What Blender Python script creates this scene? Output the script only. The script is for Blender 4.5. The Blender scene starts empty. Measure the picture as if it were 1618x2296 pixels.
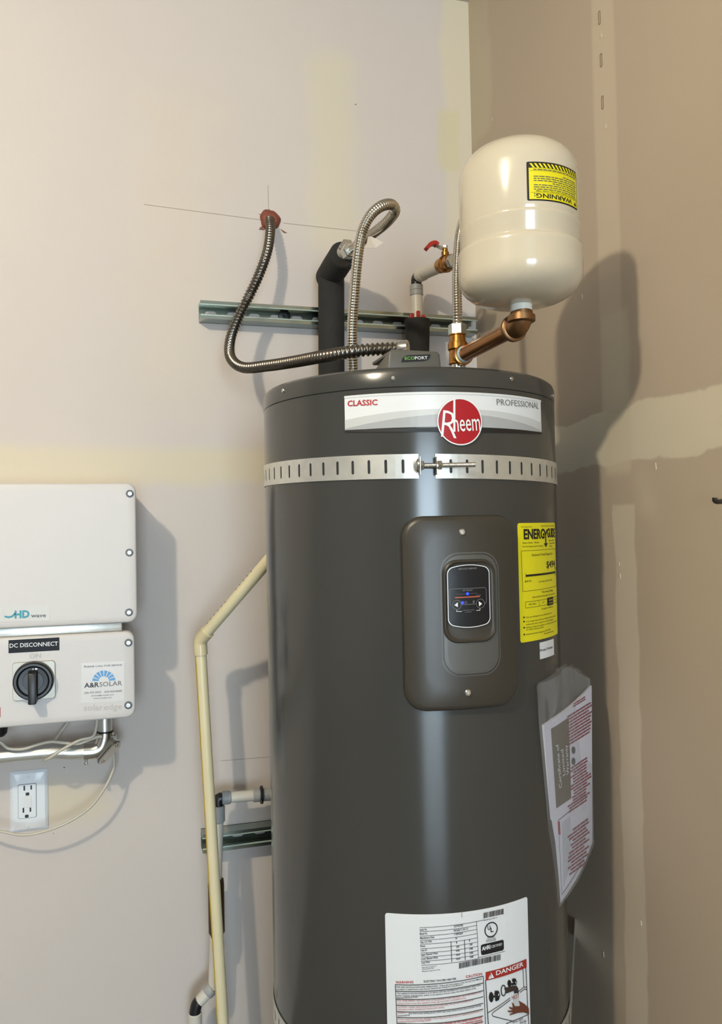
import bpy, bmesh, math, random
from mathutils import Vector, Matrix
random.seed(7)
sc = bpy.context.scene
col = sc.collection
# ------------------------------------------------------------------ camera
CAMZ = 1.27
FPX, CXP, CYP = 1809.18, 809.0, 1148.0
YAW, PITCH, ROLL = math.radians(16.704), math.radians(1.356), math.radians(-1.153)
_f = Vector((math.sin(YAW)*math.cos(PITCH), math.cos(YAW)*math.cos(PITCH), math.sin(PITCH)))
_r0 = Vector((math.cos(YAW), -math.sin(YAW), 0)); _u0 = _r0.cross(_f)
_r = _r0*math.cos(ROLL)+_u0*math.sin(ROLL); _u = _u0*math.cos(ROLL)-_r0*math.sin(ROLL)
CAM = Vector((0, 0, CAMZ))
cd = bpy.data.cameras.new('camera'); cam = bpy.data.objects.new('camera', cd); col.objects.link(cam)
cd.sensor_fit = 'HORIZONTAL'; cd.sensor_width = 36.0; cd.lens = FPX/1618*36.0; cd.clip_start = 0.02
M = Matrix(((_r.x, _u.x, -_f.x, 0), (_r.y, _u.y, -_f.y, 0), (_r.z, _u.z, -_f.z, CAMZ), (0, 0, 0, 1)))
cam.matrix_world = M
sc.camera = cam
# ------------------------------------------------------------------ world, lights, exposure
w = bpy.data.worlds.new('sky'); sc.world = w; w.use_nodes = True
bg = w.node_tree.nodes['Background']; bg.inputs[0].default_value = (0.62, 0.80, 1.0, 1); bg.inputs[1].default_value = 1.0
DOOR = dict(x0=-1.25, x1=0.55, y=-5.6, z1=2.1)
def light(name, kind, loc, energy, color, **kw):
    l = bpy.data.lights.new(name, kind); l.energy = energy; l.color = color
    for k, v in kw.items(): setattr(l, k, v)
    o = bpy.data.objects.new(name, l); o.location = loc; col.objects.link(o); return o
lamp = light('ceiling_bulb_light', 'POINT', (-0.92, -0.10, CAMZ+1.20), 104, (1.0, 0.89, 0.69), shadow_soft_size=0.045)
day = light('doorway_daylight', 'AREA', ((DOOR['x0']+DOOR['x1'])/2, DOOR['y']-0.05, DOOR['z1']/2), 225, (0.69, 0.865, 1.0),
            shape='RECTANGLE', size=DOOR['x1']-DOOR['x0'], size_y=DOOR['z1'])
day.rotation_euler = (math.radians(90), 0, 0)
sc.view_settings.view_transform = 'Standard'; sc.view_settings.look = 'None'
sc.view_settings.gamma = 1.0; sc.view_settings.use_curve_mapping = False
sc.view_settings.exposure = 0.0
# ------------------------------------------------------------------ room constants and pixel helpers
YW, XC, ZC = 1.8753, 0.8788, CAMZ+1.357        # back wall, right wall, ceiling
HX, HY, HR = 0.5023, 1.3687, 0.258             # water heater axis and radius
def ray(px, py): return _f+_r*((px-CXP)/FPX)-_u*((py-CYP)/FPX)
def onY(px, py, Y): d = ray(px, py); return CAM+d*(Y/d.y)
def onX(px, py, X): d = ray(px, py); return CAM+d*(X/d.x)
def W(px, py, t): return CAM+ray(px, py)*t
# ------------------------------------------------------------------ materials
def lin(c):
    return tuple((v/255/12.92 if v/255 <= .04045 else ((v/255+.055)/1.055)**2.4) for v in c)
MATS = {}
def mat(name, rgb, rough=.5, metal=0., bump=0., bscale=200., spec=.5, var=0., vscale=6., emit=0., alpha=1., coat=0., trans=0.):
    if name in MATS: return MATS[name]
    m = bpy.data.materials.new(name); m.use_nodes = True; nt = m.node_tree; b = nt.nodes['Principled BSDF']
    c = lin(rgb)+(1,)
    b.inputs['Base Color'].default_value = c; b.inputs['Roughness'].default_value = rough
    b.inputs['Metallic'].default_value = metal; b.inputs['Specular IOR Level'].default_value = spec
    b.inputs['Coat Weight'].default_value = coat; b.inputs['Transmission Weight'].default_value = trans
    b.inputs['Alpha'].default_value = alpha
    if emit: b.inputs['Emission Color'].default_value = c; b.inputs['Emission Strength'].default_value = emit
    if var or bump:
        tc = nt.nodes.new('ShaderNodeTexCoord')
    if var:
        n = nt.nodes.new('ShaderNodeTexNoise'); n.inputs['Scale'].default_value = vscale; n.inputs['Detail'].default_value = 4
        nt.links.new(tc.outputs['Object'], n.inputs['Vector'])
        r = nt.nodes.new('ShaderNodeMapRange'); r.inputs['To Min'].default_value = 1-var; r.inputs['To Max'].default_value = 1+var
        nt.links.new(n.outputs['Fac'], r.inputs['Value'])
        mx = nt.nodes.new('ShaderNodeVectorMath'); mx.operation = 'SCALE'; mx.inputs[0].default_value = c[:3]
        nt.links.new(r.outputs[0], mx.inputs['Scale']); nt.links.new(mx.outputs[0], b.inputs['Base Color'])
    if bump:
        n2 = nt.nodes.new('ShaderNodeTexNoise'); n2.inputs['Scale'].default_value = bscale; n2.inputs['Detail'].default_value = 3
        nt.links.new(tc.outputs['Object'], n2.inputs['Vector'])
        bn = nt.nodes.new('ShaderNodeBump'); bn.inputs['Strength'].default_value = bump; bn.inputs['Distance'].default_value = .002
        nt.links.new(n2.outputs['Fac'], bn.inputs['Height']); nt.links.new(bn.outputs[0], b.inputs['Normal'])
    MATS[name] = m; return m
GREY = mat('heater_grey_paint', (60, 60, 58), .17, bump=.006, bscale=300, spec=.5)
COVER = mat('cover_grey_plastic', (58, 54, 47), .36, bump=.02, bscale=500, spec=.4)
BEZEL = mat('bezel_grey_plastic', (80, 79, 76), .4)
DARK = mat('display_black', (14, 17, 24), .25)
BLACK = mat('black_plastic', (22, 22, 24), .4)
INK = mat('black_ink', (18, 17, 18), .5)
GAL = mat('galvanized_steel', (208, 208, 203), .36, .72, var=.16, vscale=55, bump=.05, bscale=60)
ZINC = mat('zinc_plated_steel', (212, 212, 208), .22, 1.)
ZYEL = mat('yellow_zinc_strut', (168, 176, 166), .2, 1., var=.22, vscale=7)
STEEL = mat('stainless_corrugated', (205, 198, 184), .2, 1.)
ARMOR = mat('armored_steel', (122, 117, 110), .3, 1.)
BRASS = mat('brass', (176, 122, 62), .3, 1., var=.2, vscale=40)
BRASSD = mat('dull_bronze_brass', (142, 108, 76), .42, 1., var=.2, vscale=30)
COPPER = mat('copper_nipple', (166, 116, 66), .25, 1., var=.25, vscale=30)
TAPE = mat('thread_seal_tape', (176, 196, 208), .55)
FOAM = mat('black_pipe_foam', (38, 37, 35), .85, bump=.5, bscale=90, var=.2, vscale=30)
PEXW = mat('white_pex_pipe', (208, 203, 192), .4)
PEXG = mat('grey_coupling', (158, 160, 160), .45)
CREAM = mat('cream_tank_enamel', (205, 194, 172), .16, coat=.4, bump=.02, bscale=120)
CAPW = mat('white_plastic_cap', (228, 228, 220), .4)
CPVC = mat('cream_cpvc', (226, 214, 176), .35, var=.06, vscale=14)
CPVCE = mat('cream_cpvc_elbow', (216, 202, 164), .28)
STRIPE = mat('yellow_stripe', (206, 172, 40), .5)
SEAL = mat('red_firestop', (124, 64, 46), .6, bump=.6, bscale=60, var=.2, vscale=50)
RED = mat('red_vinyl', (176, 44, 34), .4)
ENC = mat('offwhite_enclosure', (210, 206, 204), .45, bump=.05, bscale=500)
OUTW = mat('white_outlet_plastic', (226, 229, 234), .3)
CABLE = mat('white_cable_jacket', (198, 192, 178), .5)
YLAB = mat('yellow_label', (226, 214, 22), .4)
WLAB = mat('white_label', (222, 224, 226), .28)
GLAB = mat('pale_grey_label', (196, 198, 198), .28)
GLAB2 = mat('mid_grey_label', (166, 168, 170), .28)
SILV = mat('silver_label', (214, 216, 216), .3)
RINK = mat('red_ink', (168, 20, 30), .4)
RINK2 = mat('faded_red_ink', (190, 112, 112), .5)
DRED = mat('danger_red', (158, 42, 34), .4)
BADGE = mat('badge_red', (164, 20, 34), .22)
GINK = mat('grey_ink', (120, 118, 116), .5)
GINK2 = mat('dark_grey_ink', (82, 82, 84), .5)
WINK = mat('white_ink', (228, 230, 232), .4)
BLUEL = mat('sky_blue_ink', (84, 150, 206), .4)
TEAL = mat('teal_ink', (30, 138, 158), .4)
GREEN = mat('green_ink', (122, 186, 84), .4)
ORANGE = mat('orange_ink', (196, 92, 62), .4)
SKIN = mat('brown_ink', (104, 56, 38), .5)
PAPER = mat('booklet_paper', (206, 204, 216), .6)
PGREY = mat('booklet_grey_panel', (104, 96, 84), .5)
MARO = mat('maroon_ink', (146, 78, 88), .5)
GRAPH = mat('pencil_graphite', (160, 148, 134), .7)
LEDM = mat('blue_led', (22, 40, 255), .3, emit=5.)
EMB = mat('emboss_shade', (190, 186, 180), .5)  # enclosure colour darkened: relief shade of embossed letters put into flat lettering
# ------------------------------------------------------------------ object helpers
BASE = {}
def setp(o, label=None, cat=None, group=None, kind=None):
    for k, v in (('label', label), ('category', cat), ('group', group), ('kind', kind)):
        if v: o[k] = v
    return o
def thing(name, loc, label, cat, group=None):
    o = bpy.data.objects.new(name, None); o.empty_display_size = .03; o.location = loc; col.objects.link(o)
    BASE[o] = Vector(loc); return setp(o, label, cat, group)
def mesh_obj(name, verts, faces, mats, parent=None, smooth=35, midx=None, label=None):
    if not isinstance(mats, (list, tuple)): mats = [mats]
    verts = [Vector(v) for v in verts]
    if parent is not None: base = BASE[parent]
    else:
        n = max(1, len(verts)); base = Vector((sum(v.x for v in verts)/n, sum(v.y for v in verts)/n, min(v.z for v in verts)))
    me = bpy.data.meshes.new(name); me.from_pydata([v-base for v in verts], [], faces); me.update()
    for m in mats: me.materials.append(m)
    if midx: me.polygons.foreach_set('material_index', midx)
    if smooth:
        me.polygons.foreach_set('use_smooth', [True]*len(me.polygons)); me.set_sharp_from_angle(angle=math.radians(smooth))
    o = bpy.data.objects.new(name, me); col.objects.link(o); BASE[o] = base
    if parent is not None: o.parent = parent
    else: o.location = base
    if label: o['label'] = label
    return o
class G:                                   # geometry collector
    def __init__(s): s.v = []; s.f = []; s.m = []
    def add(s, v, f, mi=0):
        b = len(s.v); s.v += [Vector(x) for x in v]; s.f += [tuple(i+b for i in q) for q in f]; s.m += [mi]*len(f); return s
    def obj(s, name, mats, parent=None, smooth=35, label=None):
        return mesh_obj(name, s.v, s.f, mats, parent, smooth, s.m, label)
def frame(d):
    d = Vector(d).normalized(); a = Vector((0, 0, 1)) if abs(d.z) < .9 else Vector((1, 0, 0))
    x = a.cross(d).normalized(); return x, d.cross(x), d
def lathe(prof, o, d=(0, 0, 1), seg=32, caps=True, xa=None):
    """profile [(r, h)...] turned about axis d through o"""
    x, y, d = frame(d); o = Vector(o)
    if xa is not None: x = Vector(xa); y = d.cross(x)
    v = []; f = []
    for r, h in prof:
        for k in range(seg):
            a = 2*math.pi*k/seg; v.append(o+d*h+(x*math.cos(a)+y*math.sin(a))*r)
    for i in range(len(prof)-1):
        for k in range(seg):
            k2 = (k+1) % seg; f.append((i*seg+k, i*seg+k2, (i+1)*seg+k2, (i+1)*seg+k))
    if caps: f.append(tuple(range(seg-1, -1, -1))); f.append(tuple((len(prof)-1)*seg+k for k in range(seg)))
    return v, f
def cyl(p, q, r, seg=20, r2=None, bev=0.):
    p = Vector(p); q = Vector(q); L = (q-p).length; r2 = r if r2 is None else r2
    prof = [(r, 0), (r2, L)] if not bev else [(r-bev, 0), (r, bev), (r2, L-bev), (r2-bev, L)]
    return lathe(prof, p, q-p, seg)
def hexn(p, q, r, bev=.0015): return cyl(p, q, r, 6, bev=bev)
def smooth_path(pts, step):
    P = [Vector(p) for p in pts]; P = [P[0]*2-P[1]]+P+[P[-1]*2-P[-2]]; out = []
    for i in range(1, len(P)-2):
        a, b, c, d = P[i-1:i+3]; n = max(4, int((c-b).length/step*2))
        for k in range(n):
            t = k/n
            out.append(.5*((2*b)+(c-a)*t+(2*a-5*b+4*c-d)*t*t+(3*b-a-3*c+d)*t**3))
    out.append(P[-2])
    L = [0]
    for i in range(1, len(out)): L.append(L[-1]+(out[i]-out[i-1]).length)
    n = max(2, int(round(L[-1]/step))); res = []; j = 0
    for k in range(n+1):
        s = L[-1]*k/n
        while j < len(L)-2 and L[j+1] < s: j += 1
        t = (s-L[j])/max(1e-9, L[j+1]-L[j]); res.append(out[j].lerp(out[j+1], min(1, max(0, t))))
    return res, L[-1]
def sweep(path, rad, seg=12, caps=True):
    n = len(path); v = []; f = []
    t0 = (path[1]-path[0]).normalized(); x, y, _ = frame(t0)
    s = 0.
    for i, p in enumerate(path):
        t = (path[min(i+1, n-1)]-path[max(i-1, 0)]).normalized()
        x = (x-t*x.dot(t)).normalized(); y = t.cross(x)
        if i: s += (p-path[i-1]).length
        r = rad(s) if callable(rad) else rad
        for k in range(seg):
            a = 2*math.pi*k/seg; v.append(p+(x*math.cos(a)+y*math.sin(a))*r)
    for i in range(n-1):
        for k in range(seg):
            k2 = (k+1) % seg; f.append((i*seg+k, i*seg+k2, (i+1)*seg+k2, (i+1)*seg+k))
    if caps: f.append(tuple(range(seg-1, -1, -1))); f.append(tuple((n-1)*seg+k for k in range(seg)))
    return v, f
def tube(pts, rad, step=.006, seg=12):
    p, L = smooth_path(pts, step); return sweep(p, rad, seg)
def corrugated(pts, r, pitch, depth, seg=14, plain=(0, 0)):
    p, L = smooth_path(pts, pitch/5)
    def rad(s):
        if s < plain[0] or s > L-plain[1]: return r-depth*.6
        return r-depth*(.5-.5*math.cos(2*math.pi*s/pitch))
    return sweep(p, rad, seg)
def rbox(c0, c1, bev=.003, seg=2):
    bm = bmesh.new(); bmesh.ops.create_cube(bm, size=1)
    c0 = Vector(c0); c1 = Vector(c1); m = (c0+c1)/2; d = c1-c0
    for v in bm.verts: v.co = Vector((v.co.x*abs(d.x), v.co.y*abs(d.y), v.co.z*abs(d.z)))+m
    if bev: bmesh.ops.bevel(bm, geom=bm.edges[:], offset=bev, segments=seg, profile=.5, affect='EDGES')
    v = [x.co.copy() for x in bm.verts]; bm.verts.index_update(); f = [tuple(x.index for x in q.verts) for q in bm.faces]; bm.free(); return v, f
def hexa(P, bev=.002, seg=2):
    """8 corner points: front TL TR BR BL, back TL TR BR BL"""
    bm = bmesh.new(); V = [bm.verts.new(p) for p in P]
    for q in ((3, 2, 1, 0), (4, 5, 6, 7), (0, 1, 5, 4), (1, 2, 6, 5), (2, 3, 7, 6), (3, 0, 4, 7)): bm.faces.new([V[i] for i in q])
    bmesh.ops.recalc_face_normals(bm, faces=bm.faces[:])
    if bev: bmesh.ops.bevel(bm, geom=bm.edges[:], offset=bev, segments=seg, profile=.5, affect='EDGES')
    bm.verts.index_update(); v = [x.co.copy() for x in bm.verts]; f = [tuple(x.index for x in q.verts) for q in bm.faces]; bm.free(); return v, f
def rrect(cx, cy, w, h, r, n=5):
    out = []
    for (sx, sy, a0) in ((1, 1, 0), (-1, 1, 90), (-1, -1, 180), (1, -1, 270)):
        for k in range(n+1):
            a = math.radians(a0+90*k/n); out.append((cx+sx*(w/2-r)+r*math.cos(a), cy+sy*(h/2-r)+r*math.sin(a)))
    return out
def dens(pts, d):
    out = []
    for i, p in enumerate(pts):
        q = pts[(i+1) % len(pts)]; L = math.hypot(q[0]-p[0], q[1]-p[1]); n = max(1, int(math.ceil(L/d)))
        for k in range(n): out.append((p[0]+(q[0]-p[0])*k/n, p[1]+(q[1]-p[1])*k/n))
    return out
# ------------------------------------------------------------------ printable surfaces
class Cyl:
    def __init__(s, c, R): s.c = c; s.R = R
    def pt(s, a, t, o=0.): A = a/s.R; return Vector((s.c[0]+(s.R+o)*math.sin(A), s.c[1]-(s.R+o)*math.cos(A), t))
    def inv(s, px, py, o=0.):
        d = ray(px, py); R = s.R+o; cx, cy = s.c; a = d.x**2+d.y**2; b = -2*(d.x*cx+d.y*cy); c = cx*cx+cy*cy-R*R
        D = max(0., b*b-4*a*c); t = (-b-math.sqrt(D))/2/a; P = CAM+d*t
        return math.atan2(P.x-cx, -(P.y-cy))*s.R, P.z
class Plane:
    def __init__(s, O, U, V): s.O = Vector(O); s.U = Vector(U); s.V = Vector(V); s.N = s.U.cross(s.V).normalized()
    def pt(s, a, t, o=0.): return s.O+s.U*a+s.V*t+s.N*o
    def inv(s, px, py, o=0.):
        d = ray(px, py); k = (s.O+s.N*o-CAM).dot(s.N)/d.dot(s.N); q = CAM+d*k-s.O
        uu, uv, vv = s.U.dot(s.U), s.U.dot(s.V), s.V.dot(s.V); qu, qv = q.dot(s.U), q.dot(s.V); D = uu*vv-uv*uv
        return (qu*vv-qv*uv)/D, (qv*uu-qu*uv)/D
HEAT = Cyl((HX, HY), HR)
def wallplane(Y): return Plane((0, Y, 0), (1, 0, 0), (0, 0, 1))
_tc = {}
def textmesh(body, bold=0.):
    k = (body, bold)
    if k not in _tc:
        cu = bpy.data.curves.new('lettering_source', 'FONT'); cu.body = body; cu.size = 1.; cu.resolution_u = 2; cu.offset = bold
        ob = bpy.data.objects.new('lettering_source', cu); me = bpy.data.meshes.new_from_object(ob)
        v = [(p.co.x, p.co.y) for p in me.vertices]; f = [tuple(q.vertices) for q in me.polygons]
        bpy.data.objects.remove(ob); bpy.data.curves.remove(cu); bpy.data.meshes.remove(me)
        x0 = min(p[0] for p in v); x1 = max(p[0] for p in v)
        _tc[k] = ([(p[0]-x0, p[1]) for p in v], f, x1-x0)
    return _tc[k]
class Print:
    """flat printing laid on a surface; all coordinates are either (s,t) or photo pixels"""
    def __init__(s, surf, o=.001): s.S = surf; s.o = o; s.g = G(); s.mats = []
    def mi(s, m):
        if m not in s.mats: s.mats.append(m)
        return s.mats.index(m)
    def poly(s, st, m, lift=0.): s.g.add([s.S.pt(a, t, s.o+lift) for a, t in st], [tuple(range(len(st)))], s.mi(m))
    def ppx(s, pts, m, lift=0.): s.poly([s.S.inv(*p, s.o) for p in pts], m, lift)
    def quad(s, A, B, C, D, m, lift=0., n=8):          # A,B along the bottom, D,C along the top
        L = lambda p, q, k: (p[0]+(q[0]-p[0])*k, p[1]+(q[1]-p[1])*k)
        v = []; f = []
        for i in range(n+1):
            v += [s.S.pt(*L(A, B, i/n), s.o+lift), s.S.pt(*L(D, C, i/n), s.o+lift)]
        for i in range(n): f.append((2*i, 2*i+2, 2*i+3, 2*i+1))
        s.g.add(v, f, s.mi(m))
    def qpx(s, x0, y0, x1, y1, h, m, lift=0., n=6):   # strip: baseline px from (x0,y0) to (x1,y1), height h px upward
        I = lambda x, y: s.S.inv(x, y, s.o)
        s.quad(I(x0, y0), I(x1, y1), I(x1, y1-h), I(x0, y0-h), m, lift, n)
    def line(s, p, q, wd, m, lift=0., n=4):           # pixel line of a width in metres
        a = s.S.inv(*p, s.o); b = s.S.inv(*q, s.o); s.lst(a, b, wd, m, lift, n)
    def lst(s, a, b, wd, m, lift=0., n=4):
        dx, dy = b[0]-a[0], b[1]-a[1]; L = math.hypot(dx, dy) or 1; nx, ny = -dy/L*wd/2, dx/L*wd/2
        s.quad((a[0]-nx, a[1]-ny), (b[0]-nx, b[1]-ny), (b[0]+nx, b[1]+ny), (a[0]+nx, a[1]+ny), m, lift, n)
    def ring(s, c, r, wd, m, lift=0., ry=None, n=28):
        ry = ry or r; v = []; f = []
        for k in range(n):
            a = 2*math.pi*k/n
            v += [s.S.pt(c[0]+r*math.cos(a), c[1]+ry*math.sin(a), s.o+lift), s.S.pt(c[0]+(r-wd)*math.cos(a), c[1]+(ry-wd)*math.sin(a), s.o+lift)]
        for k in range(n): k2 = (k+1) % n; f.append((2*k, 2*k2, 2*k2+1, 2*k+1))
        s.g.add(v, f, s.mi(m))
    def disc(s, c, r, m, lift=0., ry=None, n=28):
        ry = ry or r; rings = 6; v = [s.S.pt(c[0], c[1], s.o+lift)]; f = []
        for i in range(1, rings+1):
            for k in range(n):
                a = 2*math.pi*k/n; v.append(s.S.pt(c[0]+r*i/rings*math.cos(a), c[1]+ry*i/rings*math.sin(a), s.o+lift))
        for k in range(n): f.append((0, 1+k, 1+(k+1) % n))
        for i in range(rings-1):
            for k in range(n):
                k2 = (k+1) % n; f.append((1+i*n+k, 1+(i+1)*n+k, 1+(i+1)*n+k2, 1+i*n+k2))
        s.g.add(v, f, s.mi(m))
    def text(s, body, L, R, h, m, bold=.012, lift=0., px=True, asc=.73):
        """L,R = baseline ends (pixels or (s,t)); h = capital height (pixels or metres)"""
        v, f, wd = textmesh(body, bold)
        if px:
            a = s.S.inv(*L, s.o); b = s.S.inv(*R, s.o); c = s.S.inv(L[0], L[1]-h, s.o); c2 = s.S.inv(R[0], R[1]-h, s.o); hh = (abs(c[1]-a[1])+abs(c2[1]-b[1]))/2
        else: a, b, hh = L, R, h
        ux, uy = (b[0]-a[0])/wd, (b[1]-a[1])/wd; L2 = math.hypot(ux, uy)
        vx, vy = -uy/L2*hh/asc, ux/L2*hh/asc
        s.g.add([s.S.pt(a[0]+p[0]*ux+p[1]*vx, a[1]+p[0]*uy+p[1]*vy, s.o+lift) for p in v], f, s.mi(m))
    def greek(s, L, R, h, m, wl=(3, 9), lift=0., cover=1.):   # an illegible line of small print as word blocks
        a = s.S.inv(*L, s.o); b = s.S.inv(*R, s.o); c = s.S.inv(L[0], L[1]-h, s.o); hh = abs(c[1]-a[1])
        Lm = math.hypot(b[0]-a[0], b[1]-a[1]); x = 0.
        while x < Lm*cover-hh*.5:
            wd = min(hh*.55*random.randint(*wl), Lm*cover-x); k0, k1 = x/Lm, (x+wd)/Lm
            P = lambda k: (a[0]+(b[0]-a[0])*k, a[1]+(b[1]-a[1])*k)
            p, q = P(k0), P(k1); h2 = hh*random.choice((.62, .7, .78))
            s.quad(p, q, (q[0], q[1]+h2), (p[0], p[1]+h2), m, lift, 2); x += wd+hh*.4
    def build(s, parent, name='lettering'): return s.g.obj(name, s.mats, parent, 0)
def panel(surf, outline, rings, name, m, parent, smooth=35, label=None, o=0., centre=None, fill=True, d=.012):
    """solid plate on a surface: rings [(scale-inset metres, offset)...] from the outline inward"""
    pts = dens(outline, d); n = len(pts)
    cx = centre[0] if centre else (max(p[0] for p in pts)+min(p[0] for p in pts))/2
    cy = centre[1] if centre else (max(p[1] for p in pts)+min(p[1] for p in pts))/2
    hw = max(abs(p[0]-cx) for p in pts); hh = max(abs(p[1]-cy) for p in pts)
    v = []; f = []
    for ins, off in rings:
        kx, ky = max(0., 1-ins/hw), max(0., 1-ins/hh)
        v += [surf.pt(cx+(p[0]-cx)*kx, cy+(p[1]-cy)*ky, o+off) for p in pts]
    R = len(rings); ins, off = rings[-1]
    if fill:
        steps = max(3, int((max(hw, hh) if isinstance(surf, Cyl) else min(hw, hh))/.01)); kx0, ky0 = 1-ins/hw, 1-ins/hh
        for i in range(1, steps):
            k = 1-i/steps; v += [surf.pt(cx+(p[0]-cx)*kx0*k, cy+(p[1]-cy)*ky0*k, o+off) for p in pts]
        R += steps-1
    for i in range(R-1):
        for k in range(n):
            k2 = (k+1) % n; f.append((i*n+k, i*n+k2, (i+1)*n+k2, (i+1)*n+k))
    if fill:
        v.append(surf.pt(cx, cy, o+off))
        for k in range(n): f.append(((R-1)*n+k, (R-1)*n+(k+1) % n, len(v)-1))
    return mesh_obj(name, v, f, m, parent, smooth, label=label)
def label_px(surf, TL, TR, BR, BL, name, m, parent, o=.0004, label=None, r=.003, th=.0004):
    a, b, c, e = [surf.inv(*q) for q in (TL, TR, BR, BL)]
    s0, s1 = (a[0]+e[0])/2, (b[0]+c[0])/2; t1, t0 = (a[1]+b[1])/2, (c[1]+e[1])/2
    return panel(surf, rrect((s0+s1)/2, (t0+t1)/2, s1-s0, t1-t0, r, 3), [(0, 0), (0, th)], name, m, parent, 30, label, 0.0002), (s0, s1, t0, t1)
def screw(surf, px, parent, r=.0045, h=.003, m=None, name='screw', o=0.):
    m = m or ZINC; s, t = surf.inv(*px, o); c = surf.pt(s, t, o-.0005); n = (surf.pt(s, t, o+.01)-surf.pt(s, t, o)).normalized()
    ob = G().add(*lathe([(r, 0), (r, h*.6), (r*.7, h), (r*.25, h*1.02), (r*.2, h*.6)], c, n, 12)).obj(name, m, parent); return ob
# ================================================================== SETTING
def wall_material(name, axis, base, patches, shade=.05):
    """painted drywall: base colour plus joint-compound patches [(a0,a1,z0,z1,soft,rgb,strength,wobble)]"""
    m = bpy.data.materials.new(name); m.use_nodes = True; nt = m.node_tree; b = nt.nodes['Principled BSDF']; N = nt.nodes.new; K = nt.links.new
    b.inputs['Roughness'].default_value = .72; b.inputs['Specular IOR Level'].default_value = .25
    g = N('ShaderNodeNewGeometry'); sep = N('ShaderNodeSeparateXYZ')
    n1 = N('ShaderNodeTexNoise'); n1.inputs['Scale'].default_value = 9; n1.inputs['Detail'].default_value = 5; K(g.outputs['Position'], n1.inputs['Vector'])
    K(g.outputs['Position'], sep.inputs[0]); A = sep.outputs[axis]; Z = sep.outputs[2]
    sc2 = N('ShaderNodeSeparateColor'); K(n1.outputs['Color'], sc2.inputs[0])
    def math_(op, x, y):
        q = N('ShaderNodeMath'); q.operation = op
        for i, val in enumerate((x, y)):
            if isinstance(val, (int, float)): q.inputs[i].default_value = val
            else: K(val, q.inputs[i])
        return q.outputs[0]
    def step(x, e, soft):
        r = N('ShaderNodeMapRange'); r.interpolation_type = 'SMOOTHSTEP'; r.inputs['From Min'].default_value = e-soft; r.inputs['From Max'].default_value = e+soft; K(x, r.inputs['Value']); return r.outputs[0]
    n3 = N('ShaderNodeTexNoise'); n3.inputs['Scale'].default_value = 2.2; n3.inputs['Detail'].default_value = 3; K(g.outputs['Position'], n3.inputs['Vector'])
    mr = N('ShaderNodeMapRange'); mr.inputs['To Min'].default_value = 1-shade; mr.inputs['To Max'].default_value = 1+shade; K(n3.outputs['Fac'], mr.inputs['Value'])
    vs = N('ShaderNodeVectorMath'); vs.operation = 'SCALE'; vs.inputs[0].default_value = lin(base); K(mr.outputs[0], vs.inputs['Scale'])
    cur = vs.outputs[0]
    for (a0, a1, z0, z1, soft, rgb, st, wob) in patches:
        wa = math_('ADD', A, math_('MULTIPLY', math_('SUBTRACT', sc2.outputs[0], .5), wob)); wz = math_('ADD', Z, math_('MULTIPLY', math_('SUBTRACT', sc2.outputs[1], .5), wob))
        mk = math_('MULTIPLY', math_('SUBTRACT', step(wa, a0, soft), step(wa, a1, soft)), math_('SUBTRACT', step(wz, z0, soft), step(wz, z1, soft)))
        mx = N('ShaderNodeMix'); mx.data_type = 'RGBA'; K(math_('MULTIPLY', mk, st), mx.inputs[0]); K(cur, mx.inputs[6]); mx.inputs[7].default_value = lin(rgb)+(1,); cur = mx.outputs[2]
    K(cur, b.inputs['Base Color'])
    n2 = N('ShaderNodeTexNoise'); n2.inputs['Scale'].default_value = 170; n2.inputs['Detail'].default_value = 3; K(g.outputs['Position'], n2.inputs['Vector'])
    bn = N('ShaderNodeBump'); bn.inputs['Strength'].default_value = .10; bn.inputs['Distance'].default_value = .002; K(n2.outputs['Fac'], bn.inputs['Height']); K(bn.outputs[0], b.inputs['Normal'])
    return m
def bk(x0, x1, y0, y1, soft, rgb, st, wob):
    a, c = onY(x0, y1, YW), onY(x1, y0, YW); return (a.x, c.x, a.z, c.z, soft, rgb, st, wob)
def rt(x0, x1, y0, y1, soft, rgb, st, wob):            # right wall: y runs towards the camera as x grows
    a, c = onX(x0, (y0+y1)/2, XC), onX(x1, (y0+y1)/2, XC); xm = (x0+x1)/2
    return (c.y, a.y, onX(xm, y1, XC).z, onX(xm, y0, XC).z, soft, rgb, st, wob)
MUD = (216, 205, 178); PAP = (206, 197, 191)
WB = wall_material('drywall_back', 0, PAP, [
    bk(698, 790, 130, 560, .03, (214, 205, 172), .42, .06), bk(-700, 640, 1008, 1086, .018, (214, 203, 172), .6, .04),
    bk(1000, 1060, -900, 540, .012, MUD, .7, .05), bk(982, 1024, 250, 375, .012, (208, 198, 160), .6, .05),
    bk(60, 230, 1750, 1860, .03, (216, 202, 160), .4, .06), bk(310, 480, 200, 900, .08, (214, 200, 180), .3, .2)])
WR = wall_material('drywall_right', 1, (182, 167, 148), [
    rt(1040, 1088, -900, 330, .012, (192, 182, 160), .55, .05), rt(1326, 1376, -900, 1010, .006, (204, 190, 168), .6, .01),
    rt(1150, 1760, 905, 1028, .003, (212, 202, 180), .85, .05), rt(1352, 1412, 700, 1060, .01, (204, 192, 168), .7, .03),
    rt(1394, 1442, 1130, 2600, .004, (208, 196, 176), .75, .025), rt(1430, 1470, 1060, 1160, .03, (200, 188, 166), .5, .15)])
WG = wall_material('drywall_plain', 0, PAP, [])
CONC = mat('concrete_floor', (122, 120, 116), .11, bump=.015, bscale=20, var=.12, vscale=3)
CEIL = mat('ceiling_paint', (196, 192, 184), .8, bump=.2, bscale=150)
def struct(name, c0, c1, m):
    o = mesh_obj(name, *rbox(c0, c1, 0), m, None, 0); o['kind'] = 'structure'; return o
XL, YF = -5.2, DOOR['y']
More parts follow.
